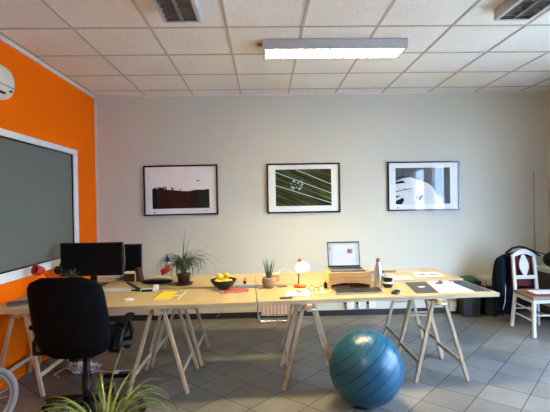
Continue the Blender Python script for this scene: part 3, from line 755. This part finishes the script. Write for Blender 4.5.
# open notebook + pen
t = thing('notebook', 'open notebook with blank white pages before the red lamp', 'notebook', (.275, 3.50, T), R(-6))
m = MB()
for s in (-1, 1):
    N = 8; top = []; 
    for i in range(N+1):
        u = i/N; top.append((s*u*.105, .002+.009*math.sin(min(1, u*1.3)*PI)**.7*(1-u*.5)+.002))
    m.prism([(0, 0)] + top + [(s*.105, 0)], -.10, .10)
m.build('pages', PAPER2, t)
m = MB(); m.box((-.11, -.103, -.0004), (.11, .103, .0006)); m.build('cover', BLACKP, t)
t = thing('pen', 'black pen lying across the open notebook', 'pen', (.30, 3.525, T+.014), R(-52))
m = MB(); m.cyl((-.06, 0, 0), (.05, 0, 0), .004, n=10); m.build('barrel', BLACKP, t)
m = MB(); m.cyl((.05, 0, 0), (.066, 0, 0), .0038, .0006, n=10); m.build('tip', STEEL, t)
m = MB(); m.bar((-.058, 0, .0055), (-.02, 0, .0055), .002, .001); m.build('clip', STEEL, t)
t = thing('phone', 'black phone at the front edge below the open notebook', 'phone', (.165, 3.355, T), R(10))
m = MB(); m.box((-.05, -.02, 0), (.05, .02, .008), bev=.003); m.build('body', BLACKG, t)
m = MB(); m.box((-.046, -.017, .008), (.046, .017, .0086)); m.build('screen', mat('phone_screen', (.02, .02, .025), .1), t)

# eyeglasses
t = thing('eyeglasses', 'folded dark-rimmed eyeglasses beside the wooden riser', 'eyeglasses', (.44, 3.59, T), R(-12)); t.scale = (1.25,)*3
m = MB()
for s in (-1, 1):
    m.tube([(s*.033+.023*math.cos(a), 0, .022+.019*math.sin(a)) for a in [2*PI*i/18 for i in range(19)]], .0028, 8, False)
m.tube([(-.011, 0, .026), (0, 0, .03), (.011, 0, .026)], .0025, 8)
fr = m.build('rims', BLACKP, t)
for s in (-1, 1):
    m = MB(); m.cyl((s*.033, -.0005, .022), (s*.033, .0005, .022), .0215, n=20); m.build('lens', GLASSP, t)
    m = MB(); m.tube([(s*.057, 0, .03), (s*.055, .06, .026), (s*.05, .11, .02), (s*.048, .13, .004)], .002, 6); m.build('temple', BLACKP, t)
t = thing('charging_cable', 'white cable coiled on the desk by the eyeglasses', 'cable', (.485, 3.52, T))
m = MB(); m.tube([(.035*math.cos(a)*(1-.03*a)+.004*math.sin(3*a), .06*math.sin(a)*(1-.03*a), .004+.0012*a) for a in [i*.35 for i in range(34)]], .0028, 6); m.build('cord', WHITEP, t)
m = MB(); m.box((.028, -.01, .002), (.05, .002, .012), bev=.002); m.build('plug', WHITEP, t)

# ---------------------------------------------------------------- wooden riser + laptop
t = thing('laptop_riser', 'honey-coloured wooden riser box under the laptop', 'riser', (.742, 3.655, T), R(-1.5))
W2, D, Hh, th = .187, .30, .145, .014
m = MB(); m.box((-W2, 0, Hh-th), (W2, D, Hh), bev=.002); m.build('top_panel', RISER, t)
for s in (-1, 1):
    m = MB(); m.box((s*W2-(th if s > 0 else 0), 0, 0), (s*W2+(th if s < 0 else 0), D, Hh-th), bev=.002); m.build('side_panel', RISER, t)
m = MB(); arch = [(-W2, Hh)] + [(-W2, 0), (-W2+.02, 0)]
for i in range(13):
    u = i/12; arch.append((-W2+.02+(2*W2-.04)*u, .040+.018*math.sin(u*PI)))
arch += [(W2-.02, 0), (W2, 0), (W2, Hh)]
m.prism(arch, -.012, 0); m.build('front_panel', RISER, t)
m = MB(); m.box((-W2+th, D-.01, 0), (W2-th, D, Hh-th)); m.build('back_panel', RISER, t)
t = thing('paper_stack', 'stack of reddish brown papers inside the wooden riser', 'papers', (.70, 3.70, T), R(3))
m = MB(); m.box((-.10, 0, 0), (.05, .17, .022), bev=.001); m.build('sheets', mat('brown_paper', (.25, .09, .04), .7), t)
LZ = T+.145
t = thing('laptop', 'open laptop with a lit white screen on the wooden riser', 'laptop', (.735, 3.70, LZ), R(-1)); t.scale = (.92, .95, 1.)
m = MB(); m.box((-.165, -.02, 0), (.165, .215, .014), bev=.004); m.build('base', mat('laptop_grey', (.16, .16, .17), .35, metal=.5), t)
m = MB()
for r in range(6):
    for c in range(15): m.box((-.145+c*.0195, .06+r*.021, .014), (-.129+c*.0195, .077+r*.021, .0155))
m.build('keys', BLACKP, t)
m = MB(); m.box((-.05, -.01, .0138), (.05, .048, .0146)); m.build('touchpad', mat('touchpad', (.12, .12, .13), .3), t)
lid = bpy.data.objects.new('lid', None); 
Ml = TR((0, .213, .012), (-10, 0, 0))
m = MB(); m.box((-.163, -.004, 0), (.163, .004, .235), Ml, bev=.003); lid = m.build('lid', BLACKP, t)
m = MB(); m.box((-.154, -.0046, .014), (.154, -.0042, .224), Ml)
m.mi = 1; m.box((-.154, -.0052, .014), (-.112, -.0046, .205), Ml); m.box((.118, -.0052, .014), (.154, -.0046, .205), Ml)
m.mi = 2; m.box((.035, -.0056, .125), (.09, -.0052, .165), Ml); m.mi = 3; m.box((.05, -.006, .13), (.065, -.0056, .16), Ml); m.box((-.145, -.006, .165), (-.13, -.0052, .18), Ml)
m.mi = 4; m.box((-.08, -.0056, .108), (.02, -.0052, .111), Ml); m.box((-.154, -.0052, .207), (.154, -.0046, .224), Ml)
def em(n, c, s): return mat(n, (.02, .02, .02), .3, emit=c, estr=s)
m.build('screen', [em('scr_white', (.86, .93, 1.), .055), em('scr_side', (.62, .74, .86), .055), em('scr_pink', (.62, .25, .38), .05), em('scr_dark', (.16, .08, .14), .04), em('scr_line', (.55, .66, .78), .055)], lid)

t = thing('keyboard', 'black keyboard in front of the wooden riser', 'keyboard', (.775, 3.50, T), rot=(R(5), 0, R(2.5)))
t.location.z += .0052
m = MB(); m.box((-.20, -.058, 0), (.20, .058, .014), bev=.004); m.build('body', mat('kb_body', (.32, .30, .26), .4), t)
m = MB()
for r in range(5):
    for c in range(18): m.box((-.192+c*.0215, -.05+r*.0205, .014), (-.174+c*.0215, -.033+r*.0205, .021), bev=0)
m.build('keys', mat('key_dark', (.02, .02, .022), .5), t)

t = thing('charger', 'small black charger leaning at the left side of the wooden riser', 'charger', (.535, 3.72, T), 0)
m = MB(); m.box((-.014, -.02, 0), (.014, .02, .05), bev=.004); m.cyl((0, 0, .05), (0, 0, .062), .005, n=8); m.build('body', BLACKP, t)

# bottle
t = thing('bottle', 'slim brushed metal bottle beside the wooden riser', 'bottle', (1.007, 3.72, T))
m = MB(); m.lathe([(0, 0), (.034, 0), (.036, .006), (.036, .145), (.033, .17), (.022, .2), (.016, .215), (.015, .225), (0, .225)], n=30); m.build('body', STEEL, t)
m = MB(); m.lathe([(0, .225), (.018, .225), (.018, .25), (.013, .256), (0, .257)]); m.build('cap', mat('copper_cap', (.45, .22, .12), .35, metal=.7), t)
# cups
def cup(loc, label):
    t = thing('cup', label, 'cup', loc, group='black cups beside the bottle')
    m = MB(); m.lathe([(0, 0), (.034, 0), (.042, .012), (.045, .05), (.041, .05), (.038, .014), (0, .01)], n=30); m.build('body', BLACKG, t)
    m = MB(); m.lathe([(.0448, .035), (.0475, .037), (.0475, .052), (.0448, .054), (.0445, .05)], n=30); m.build('rim_band', WHITEP, t)
    return t
c1 = cup((1.085, 3.70, T), 'black cup with a white rim, lower of the stacked pair')
dup(c1, (1.085, 3.70, T+.055), label='black cup with a white rim, upper of the stacked pair')
t = thing('computer_mouse', 'black computer mouse in front of the stacked cups', 'mouse', (1.075, 3.44, T), R(-60))
m = MB(); m.ball((0, 0, .004), .048, sx=.66, sz=.6)
for v in m.bm.verts: v.co.z = max(v.co.z, 0)
m.build('shell', BLACKG, t)
m = MB(); m.box((-.0035, .018, .022), (.0035, .034, .029), bev=.001); m.build('scroll_wheel', STEEL, t)
# blue bundle with pens
t = thing('pen_tray', 'blue-grey tray holding pens behind the stacked cups', 'tray', (1.13, 4.28, T), R(6))
m = MB(); m.box((-.09, -.05, 0), (.09, .05, .006)); m.box((-.09, -.05, .006), (.09, -.045, .035)); m.box((-.09, .045, .006), (.09, .05, .035)); m.box((-.09, -.045, .006), (-.085, .045, .035)); m.box((.085, -.045, .006), (.09, .045, .035)); m.build('body', mat('blue_tray', (.22, .34, .55), .4), t)
for i, (a, b, z, lb) in enumerate((((-.11, -.02), (.10, .03), .045, 'dark pen in the blue-grey tray, sticking out to the riser side'), ((-.02, -.02), (.20, -.045), .047, 'dark pen in the blue-grey tray, sticking out to the mats side'))):
    t = thing('pen', lb, 'pen', (1.13, 4.28, T), R(6), group='pens in the blue-grey tray')
    m = MB(); m.cyl((a[0], a[1], z), (b[0], b[1], z-.006), .0045, n=8); m.build('barrel', BLACKP, t)
    d = (Vector((b[0], b[1], z-.006))-Vector((a[0], a[1], z))).normalized(); e = Vector((b[0], b[1], z-.006))
    m = MB(); m.cyl(e, e+d*.012, .004, .0008, n=8); m.build('tip', STEEL, t)

# mats and papers
def sheet(name, label, cat, quad, mt, z=T, th=.002, group=None, extra=None):
    cx = sum(p[0] for p in quad)/4; cy = sum(p[1] for p in quad)/4
    m = MB(); m.prism([(x-cx, y-cy) for x, y in quad], 0, th, 'xy')
    o = m.build(name, mt, None, (cx, cy, z)); tag(o, label, cat, group); return o
sheet('place_mat', 'dark grey mat near the black mouse, red and white tag on it', 'mat', [(1.235, 3.42), (1.425, 3.43), (1.50, 3.90), (1.30, 3.895)], DGREY, group='dark grey desk mats')
sheet('place_mat', 'dark grey mat at the free end of the front desk', 'mat', [(1.735, 3.435), (1.875, 3.445), (1.85, 3.93), (1.72, 3.92)], DGREY, group='dark grey desk mats')
sheet('paper_sheet', 'large white paper sheet between the two dark mats', 'paper', [(1.435, 3.43), (1.73, 3.435), (1.715, 3.92), (1.51, 3.90)], PAPER, group='white papers on the desks')
sheet('paper_sheet', 'white paper with a dark bar on the rear desk, nearest the desk end', 'paper', [(1.50, 4.16), (1.80, 4.17), (1.82, 4.42), (1.56, 4.42)], PAPER, group='white papers on the desks')
sheet('paper_sheet', 'white paper on the rear desk behind the stacked cups', 'paper', [(1.14, 4.05), (1.44, 4.06), (1.47, 4.24), (1.18, 4.24)], PAPER, group='white papers on the desks')
sheet('folder', 'thin pale pink folder at the far edge of the rear desk', 'folder', [(1.42, 4.47), (1.68, 4.48), (1.70, 4.62), (1.45, 4.62)], mat('pale_pink', (.70, .48, .40), .6))
sheet('card', 'small dark card on the rear white paper', 'card', [(1.57, 4.26), (1.64, 4.26), (1.65, 4.31), (1.58, 4.31)], DGREY, T+.002, .001, 'small cards on the rear paper')
sheet('card', 'longer dark card on the rear white paper near the desk end', 'card', [(1.68, 4.26), (1.79, 4.27), (1.80, 4.32), (1.70, 4.32)], DGREY, T+.002, .001, 'small cards on the rear paper')
t = thing('tag', 'small red and white tag lying on the dark mat', 'tag', (1.37, 3.66, T+.002), R(20))
m = MB(); m.box((-.026, -.02, 0), (.026, .022, .006), bev=.002); m.build('card', PAPER, t)
m = MB(); m.box((-.02, .0, .006), (.02, .016, .0075)); m.build('stripe', RED, t)
t = thing('gadget', 'small grey gadget with a short cable on the large white sheet', 'gadget', (1.60, 3.78, T+.002), R(10))
m = MB(); m.box((-.055, -.022, 0), (.0, .02, .016), bev=.005); m.cyl((-.012, -.02, .018), (-.012, .018, .018), .012, n=14); m.build('body', mat('gadget_grey', (.09, .09, .10), .4), t)
m = MB(); m.tube([(.0, 0, .006), (.04, .015, .005), (.07, -.005, .004), (.11, .02, .005)], .005, 6); m.box((.11, .01, 0), (.13, .03, .012), bev=.003); m.build('cable', mat('strip_grey', (.45, .47, .50), .5), t)

# ---------------------------------------------------------------- under the desk
t = thing('towel_rack', 'low chrome rack on the floor against the back wall', 'rack', (.165, 5.12, -.03))
m = MB()
for y in (-.05, .05):
    pts = [(-.255, y, .31)] + [(-.255, y, z) for z in (.25, .12)] + [(-.245, y, .08), (-.21, y, .06), (.21, y, .06), (.245, y, .08), (.255, y, .12), (.255, y, .31)]
    m.tube(pts, .010, 8)
for x in (-.2, -.1, 0, .1, .2): m.tube([(x, -.05, .06), (x, .05, .06)], .004, 6)
m.tube([(-.255, -.05, .13), (.255, -.05, .13)], .004, 6); m.build('frame', CHROME, t)
for x in (-.2, .2):
    m = MB(); m.cyl((x, 0, .0305), (x, 0, .055), .012, n=12); m.build('foot', BLACKP, t)
t = thing('towel', 'pink and cream striped towel folded on the chrome rack', 'towel', (.165, 5.12, .105))
m = MB(); st = .022
for i in range(20):
    m.mi = i % 2; x = -.215+i*st; w = .004*math.sin(i*1.1)
    m.box((x, -.03+w, .0), (x+st, .032+w, .25))
m.build('cloth', [mat('towel_pink', (.62, .36, .30), .9, bump=.4, bscale=200), mat('towel_cream', (.70, .62, .52), .9, bump=.4, bscale=200)], t)
m = MB(); m.tube([(0, 0, 0), (.08, -.05, .08), (.15, -.02, .2), (.22, .0, .33)], .004, 6)
o = m.build('wall_cable', mat('grey_cable', (.3, .3, .3), .4), None, (-.62, 5.33, .03)); tag(o, 'thin grey cable sloping down the back wall to the floor', 'cable')

# cable tangle
m = MB(); random.seed(12)
pts = []
for i in range(150):
    a = i*.55; pts.append((.10*math.cos(a)*(.5+.5*math.sin(i*.37))+.05*math.sin(i*.13), .07*math.sin(a*1.1)*(.6+.4*math.cos(i*.21)), .01+.09*abs(math.sin(i*.29))))
m.tube(pts, .004, 6)
m.tube([(0, 0, .005), (.12, .05, .005), (.22, .02, .005), (.34, .06, .005), (.42, .03, .005)], .004, 6); m.tube([(-.05, 0, .01), (-.18, .03, .05), (-.26, -.02, .01), (-.2, -.06, .005)], .004, 6)
o = m.build('cable_tangle', WHITEP, None, (-1.56, 3.68, .0)); tag(o, 'tangle of white cables on the floor behind the office chair', 'cables')
t = thing('power_strip', 'black power strip on the floor next to the white cable tangle', 'power strip', (-1.27, 3.60, 0), R(4))
m = MB(); m.box((-.10, -.022, 0), (.10, .022, .032), bev=.006); m.build('body', BLACKP, t)
m = MB(); m.box((-.02, -.015, .032), (.02, .015, .06), bev=.005); m.build('plug', WHITEP, t)

# waste bins
def bin_(x, y, w, d, h, label, liner_mat, style):
    t = thing('waste_bin', label, 'bin', (x, y, 0), group='dark grey waste bins by the back wall')
    m = MB(); k = .86
    def ring(s, z, o=0): return [(-w/2*s+o, -d/2*s+o, z), (w/2*s-o, -d/2*s+o, z), (w/2*s-o, d/2*s-o, z), (-w/2*s+o, d/2*s-o, z)]
    rs = [ring(k, 0), ring(1, h), ring(1, h, .008), ring(k, .02, .008)]
    V = [[m.bm.verts.new(p) for p in r] for r in rs]
    for A, B in zip(V, V[1:]):
        for i in range(4): m._f([A[i], A[(i+1) % 4], B[(i+1) % 4], B[i]])
    m._f(V[0]); m._f(V[-1]); m.build('body', mat('bin_grey', (.016, .016, .017), .5), t)
    m = MB()
    if style == 'lid':
        m.ball((0, 0, h+.002), w/2+.01, n=28, sy=(d/2+.01)/(w/2+.01), sz=.42)
        for v in m.bm.verts: v.co.z = max(v.co.z, h+.002)
        m.build('lid', liner_mat, t, label='dark green domed lid')
    else:
        random.seed(2); m.sm = True
        rr = []
        for j, (s, z) in enumerate(((1.02, h-.07), (1.05, h), (1.03, h+.022), (.9, h+.03), (.5, h+.018), (.05, h+.02))):
            rr.append([m.bm.verts.new((w/2*s*max(-1, min(1, 1.35*math.cos(2*PI*i/28)))+random.uniform(-.004, .004), d/2*s*max(-1, min(1, 1.35*math.sin(2*PI*i/28))), z+random.uniform(-.008, .008))) for i in range(28)])
        for A, B in zip(rr, rr[1:]):
            for i in range(28): m._f([A[i], A[(i+1) % 28], B[(i+1) % 28], B[i]])
        m._f(rr[-1]); m.build('liner', liner_mat, t, label='cream plastic bag liner')
bin_(2.555, 5.245, .225, .23, .44, 'dark grey bin with a green lid by the desk end', mat('dark_green', (.012, .065, .028), .4), 'lid')
bin_(2.845, 5.245, .25, .23, .45, 'dark grey bin with a cream liner beside the coat', mat('cream_bag', (.50, .47, .38), .5), 'liner')
t = thing('transformer', 'small cream transformer box on the baseboard beside the green-lidded bin', 'transformer', (2.385, YB-.014, .035))
m = MB(); m.box((-.04, -.06, 0), (.04, 0, .11), bev=.008); m.build('body', CREAMP, t)
m = MB(); m.tube([(0, -.03, .11), (-.03, -.02, .2), (-.12, -.01, .28), (-.3, -.0, .30)], .005, 6); m.build('cable', WHITEP, t)

# ---------------------------------------------------------------- white wooden chair
def white_chair(loc, rz, label):
    t = thing('dining_chair', label, 'chair', loc, R(rz))
    fw, bw, d = .205, .135, .44     # half widths, depth: front at y=-d, back at y=0
    sh = .455
    m = MB(); m.prism([(-fw, -d), (fw, -d), (bw+.015, .01), (-bw-.015, .01)], sh-.035, sh, 'xy'); m.build('seat', mat('rush_seat', (.26, .17, .11), .7, bump=.5, bscale=90, var=.2, vscale=40), t)
    m = MB(); e = .018
    m.bar((-fw+.02, -d+.03, sh-.055), (fw-.02, -d+.03, sh-.055), .02, .04); m.bar((-bw, -.02, sh-.055), (bw, -.02, sh-.055), .02, .04)
    m.bar((-fw+.02, -d+.03, sh-.055), (-bw, -.02, sh-.055), .02, .04); m.bar((fw-.02, -d+.03, sh-.055), (bw, -.02, sh-.055), .02, .04); m.build('seat_frame', CHAIRW, t)
    for s in (-1, 1):
        x = s*(fw-.025); y = -d+.03
        m = MB(); 
        prof = [(0, 0, .024), (-.006*s*-1, -.004, .30), ]
        m.bar((x, y, sh-.035), (x+s*.002, y+.004, .16), .036, .036, (0, 1, 0), .006); m.bar((x+s*.002, y+.004, .165), (x+s*.014, y-.018, .0), .033, .033, (0, 1, 0), .006); m.build('leg', CHAIRW, t)
        m = MB(); m.bar((s*(bw+.03), .03, .0), (s*bw, 0, sh-.02), .03, .036, (0, 1, 0), .005); m.build('leg', CHAIRW, t)
        m = MB(); m.bar((s*bw, 0, sh-.02), (s*(bw-.005), .05, .86), .034, .03, (0, 1, 0), .005); m.build('back_stile', CHAIRW, t)
    for s in (-1, 1):
        for z in (.17, .29):
            m = MB(); m.cyl((s*(fw-.025), -d+.03, z), (s*bw, .02, z), .010, n=10); m.build('stretcher', CHAIRW, t)
    m = MB(); m.cyl((-fw+.025, -d+.03, .24), (fw-.025, -d+.03, .24), .010, n=10); m.build('stretcher', CHAIRW, t)
    m = MB(); m.cyl((-bw, .02, .22), (bw, .02, .22), .010, n=10); m.build('stretcher', CHAIRW, t)
    # arched top rail
    Mb = TR((0, .05, 0), (0, 0, 0))
    m = MB(); N = 14; lo = [(-bw-.01+(2*bw+.02)*i/N, .835+.045*math.sin(PI*i/N)) for i in range(N+1)]; up = [(-bw-.018+(2*bw+.036)*i/N, .865+.075*math.sin(PI*i/N)) for i in range(N+1)]
    m.prism(lo + up[::-1], .035, .062); m.build('top_rail', CHAIRW, t)
    m = MB(); m.bar((-bw, .018, .60), (bw, .018, .60), .022, .045, (0, 0, 1), .004); m.build('lower_rail', CHAIRW, t)
    # vase splat
    m = MB(); zz = [i/16 for i in range(17)]; hw = [.018+.040*math.sin(PI*u)**1.3 for u in zz]
    lf = [(-w, .615+.255*u) for w, u in zip(hw, zz)]; rt = [(w, .615+.255*u) for w, u in zip(hw, zz)]
    m.prism(lf + rt[::-1], -.009, .009, 'xz', Matrix.Translation((0, -.058, 0)) @ Matrix.Rotation(0, 4, 'X') @ Matrix(((1, 0, 0, 0), (0, 1, .13, 0), (0, 0, 1, 0), (0, 0, 0, 1)))); m.build('splat', CHAIRW, t)
    return t
wc = white_chair((2.965, 4.715, 0), 1, 'white wooden chair with rush seat and a dark coat hung over it')
wc.scale = (.94, .94, .925)
t = thing('cushion', 'dark red cushion behind the white chair splat', 'cushion', (2.965, 4.80, .44), R(1))
m = MB(); m.box((-.118, -.018, 0), (.118, .018, .34), bev=.015); m.build('cover', mat('dark_red_cloth', (.13, .008, .010), .85, bump=.3, bscale=150), t)
# coat
t = thing('coat', 'dark navy coat hanging over the back of the white chair', 'coat', (2.955, 4.895, -.02), R(2)); t.scale = (.98, 1.15, .97)
m = MB(); m.sm = True; n = 56; rings = []
NZ = 18
for j in range(NZ+1):
    u = j/NZ; z = .16+(.86-.16)*u
    hw = .290-.045*u**1.5; hd = .052-.008*u
    if u > .86: hw *= math.sqrt(max(0.02, 1-((u-.86)/.155)**2))**.45
    rg = []
    for i in range(n):
        a = 2*PI*i/n; f = 1+(.30*(1-u)+.06)*math.sin(9*a+2.5*u)+.08*math.sin(17*a+5*u)
        x = hw*math.cos(a)*(1+.03*math.sin(5*a)*(1-u)) + .012*math.sin(6*u+1); y = hd*math.sin(a)*f + .012
        zz = z + (.05*math.cos(a)+.03*math.sin(a*5+1))*(1-u)**3 - .03*abs(math.cos(a))*u**4
        rg.append(m.bm.verts.new((x+.0, y, zz)))
    rings.append(rg)
for A, B in zip(rings, rings[1:]):
    for i in range(n): m._f([A[i], A[(i+1) % n], B[(i+1) % n], B[i]])
m._f(rings[0][::-1]); m._f(rings[-1]); NAVY = mat('navy_cloth', (.004, .0075, .018), .85, spec=.15, bump=.3, bscale=120, var=.2, vscale=6)
m.build('body', NAVY, t)
m = MB(); m.tube([(-.185, -.02, .80), (-.21, -.045, .70), (-.22, -.05, .55), (-.215, -.055, .40), (-.215, -.05, .30)], [.03, .042, .045, .042, .038], 12); m.build('sleeve', NAVY, t)
m = MB(); m.tube([(-.195, -.07, .60), (-.195, -.09, .45), (-.205, -.095, .3), (-.225, -.085, .2)], .0045, 6); m.build('zipper', mat('zip_pale', (.55, .52, .5), .4), t)
m = MB(); m.tube([(-.15, -.04, .86), (-.08, -.06, .925), (.0, -.06, .94), (.08, -.07, .925), (.15, -.10, .885), (.2, -.13, .83)], [.012, .014, .014, .014, .013, .011], 8); m.build('collar', BLACKP, t)
# papers on seat
t = thing('folder', 'red folder lying on the rush seat of the white chair', 'folder', (2.99, 4.46, .430), R(-4))
m = MB(); m.box((-.15, -.10, 0), (.15, .12, .006), bev=.001); m.build('cover', mat('red_card', (.34, .06, .035), .5), t)
sheet('paper_sheet', 'white paper on the red folder on the white chair', 'paper', [(2.87, 4.40), (3.12, 4.38), (3.13, 4.57), (2.89, 4.57)], PAPER, .4365, .004)

# cabinet and bag at right edge
t = thing('side_cabinet', 'brown wicker cabinet with a cream top behind the white chair', 'cabinet', (3.46, 4.98, 0)); t.scale = (.94,)*3
WICK = mat('wicker_brown', (.10, .065, .045), .8, bump=.6, bscale=110, var=.3, vscale=50, stretch=(1, 1, 3))
m = MB(); m.box((-.12, -.16, .02), (.13, .16, .60), bev=.006); m.build('body', WICK, t)
m = MB(); m.box((-.13, -.17, .60), (.14, .17, .66), bev=.006); m.build('top_panel', CREAMP, t)
m = MB()
for x in (-.1, .11):
    for y in (-.14, .14): m.box((x-.015, y-.015, 0), (x+.015, y+.015, .02))
m.build('foot', BLACKP, t)
m = MB(); m.box((-.105, -.168, .06), (.115, -.160, .56), bev=.003); dd = m.build('door', WICK, t)
m = MB(); m.ball((.09, -.175, .33), .01); m.build('knob', CREAMP, dd)
t = thing('handbag', 'rounded black bag with a dark red side on top of the brown cabinet', 'bag', (3.47, 4.97, .622)); t.scale = (.94,)*3
m = MB(); m.ball((0, 0, .095), .13, n=28, sy=.8, sz=.80)
for v in m.bm.verts: v.co.z = max(v.co.z, 0); v.co.x = max(-.125, min(.13, v.co.x))
m.build('body', BLACKP, t)
m = MB(); m.ball((.0, -.035, .08), .085, sy=.85, sz=.7)
for v in m.bm.verts: v.co.z = max(v.co.z, .002)
m.build('side_panel', mat('maroon', (.05, .008, .012), .7), t)
m = MB(); m.tube([(-.10, -.05, .12), (-.15, -.09, .17), (-.22, -.10, .19), (-.27, -.06, .21)], .007, 8); m.build('strap', BLACKP, t)

# ---------------------------------------------------------------- bicycle wheel
t = thing('bicycle_wheel', 'small bicycle wheel with a pale grey tyre by the left desk', 'wheel', (-1.80, 2.711, 0), R(55)); t.scale = (.94,)*3
r = .212
def ringpts(r, n=48): return [(r*math.cos(2*PI*i/n), 0, r*math.sin(2*PI*i/n)) for i in range(n+1)]
off = Vector((0, 0, .234))
m = MB(); m.tube([Vector(p)+off for p in ringpts(r)], .021, 12, False); m.build('tyre', mat('tyre_grey', (.30, .29, .28), .7, bump=.6, bscale=150), t)
m = MB(); m.tube([Vector(p)+off for p in ringpts(r-.03)], .009, 8, False); m.build('rim', STEEL, t)
m = MB()
for k in range(18):
    a = 2*PI*k/18; s = .02 if k % 2 else -.02
    m.tube([Vector((.015*math.cos(a), s, .015*math.sin(a)))+off, Vector(((r-.03)*math.cos(a+.2), 0, (r-.03)*math.sin(a+.2)))+off], .0014, 5)
m.build('spokes', STEEL, t)
m = MB(); m.cyl(Vector((0, -.035, 0))+off, Vector((0, .035, 0))+off, .016, n=14); m.cyl(Vector((0, -.055, 0))+off, Vector((0, .055, 0))+off, .006, n=10); m.build('hub', STEEL, t)
m = MB(); m.tube([Vector((0, .05, 0))+off, Vector((0, .09, 0))+off, Vector((.0, .14, -.12))+off, Vector((0, .17, -.234+.004))+off], .008, 8); m.tube([Vector((0, -.05, 0))+off, Vector((0, -.09, 0))+off, Vector((.0, -.14, -.12))+off, Vector((0, -.17, -.234+.004))+off], .008, 8); m.build('stand', STEEL, t)

# ---------------------------------------------------------------- foreground plant
t = thing('potted_plant', 'big leafy spider plant on the floor before the office chair', 'plant', (-.825, 2.155, 0)); t.scale = (.957,)*3
m = MB(); m.lathe([(0, 0), (.10, 0), (.135, .24), (.145, .245), (.145, .27), (.132, .27), (.125, .25), (0, .25)], n=32); m.build('pot', mat('grey_pot', (.18, .17, .16), .6), t)
m = MB(); m.lathe([(0, .251), (.124, .253), (0, .26)]); m.build('soil', SOIL, t)
m = MB(); random.seed(33)
for k in range(110):
    a = random.uniform(0, 2*PI); L = random.uniform(.30, .60)
    m.mi = random.choice((0, 0, 1))
    m.ribbon(blade_pts((.05*math.cos(a)*random.random(), .05*math.sin(a)*random.random(), .25), a, L, R(random.uniform(48, 84)), random.uniform(1.7, 3.4), 12), random.uniform(.011, .016))
for az, L, rs, dr in ((R(165), .52, 62, 1.9), (R(172), .56, 58, 2.2), (R(75), .50, 85, .8), (R(60), .54, 80, 1.8), (R(15), .50, 62, 2.6)):
    m.mi = 1; m.ribbon(blade_pts((0, 0, .25), az, L, R(rs), dr, 13), .016)
m.build('foliage', [LEAF, LEAFL], t)

# ---------------------------------------------------------------- world, lights, camera
w = bpy.data.worlds.new('sky'); SC.world = w; w.use_nodes = True
bg = w.node_tree.nodes['Background']; bg.inputs[0].default_value = (.42, .64, 1., 1); bg.inputs[1].default_value = 2.35
for a, b in WINS:    # sky portals in the window openings
    l = bpy.data.lights.new('portal', 'AREA'); l.shape = 'RECTANGLE'; l.size = WZ1-WZ0; l.size_y = b-a; l.cycles.is_portal = True
    o = bpy.data.objects.new('window_portal', l); C.objects.link(o); o.location = (XR+.14, (a+b)/2, (WZ0+WZ1)/2); o.rotation_euler = (0, R(90), 0)

for a, b in FWIN:
    l = bpy.data.lights.new('portal', 'AREA'); l.shape = 'RECTANGLE'; l.size = b-a; l.size_y = FZ1-FZ0; l.cycles.is_portal = True
    o = bpy.data.objects.new('window_portal', l); C.objects.link(o); o.location = ((a+b)/2, YF-.14, (FZ0+FZ1)/2); o.rotation_euler = (R(90), 0, 0)
cam = bpy.data.cameras.new('camera'); co = bpy.data.objects.new('camera', cam); C.objects.link(co); SC.camera = co
f, yaw, pitch, roll = 422.31, .0272285, -.003905, -.018265
cam.sensor_width = 36; cam.lens = f/550*36; cam.clip_start = .05
F = Vector((math.sin(yaw)*math.cos(pitch), math.cos(yaw)*math.cos(pitch), math.sin(pitch)))
Rt = Vector((math.cos(yaw), -math.sin(yaw), 0)); U = Rt.cross(F)
R2 = Rt*math.cos(roll)+U*math.sin(roll); U2 = -Rt*math.sin(roll)+U*math.cos(roll)
M = Matrix((R2, U2, -F)).transposed().to_4x4(); M.translation = (0, 0, 1.435); co.matrix_world = M

SC.view_settings.view_transform = 'Standard'; SC.view_settings.look = 'None'; SC.view_settings.exposure = 4.12; SC.view_settings.gamma = 1.0
SC.cycles.use_denoising = True; SC.cycles.max_bounces = 10; SC.cycles.diffuse_bounces = 6; SC.cycles.transparent_max_bounces = 16
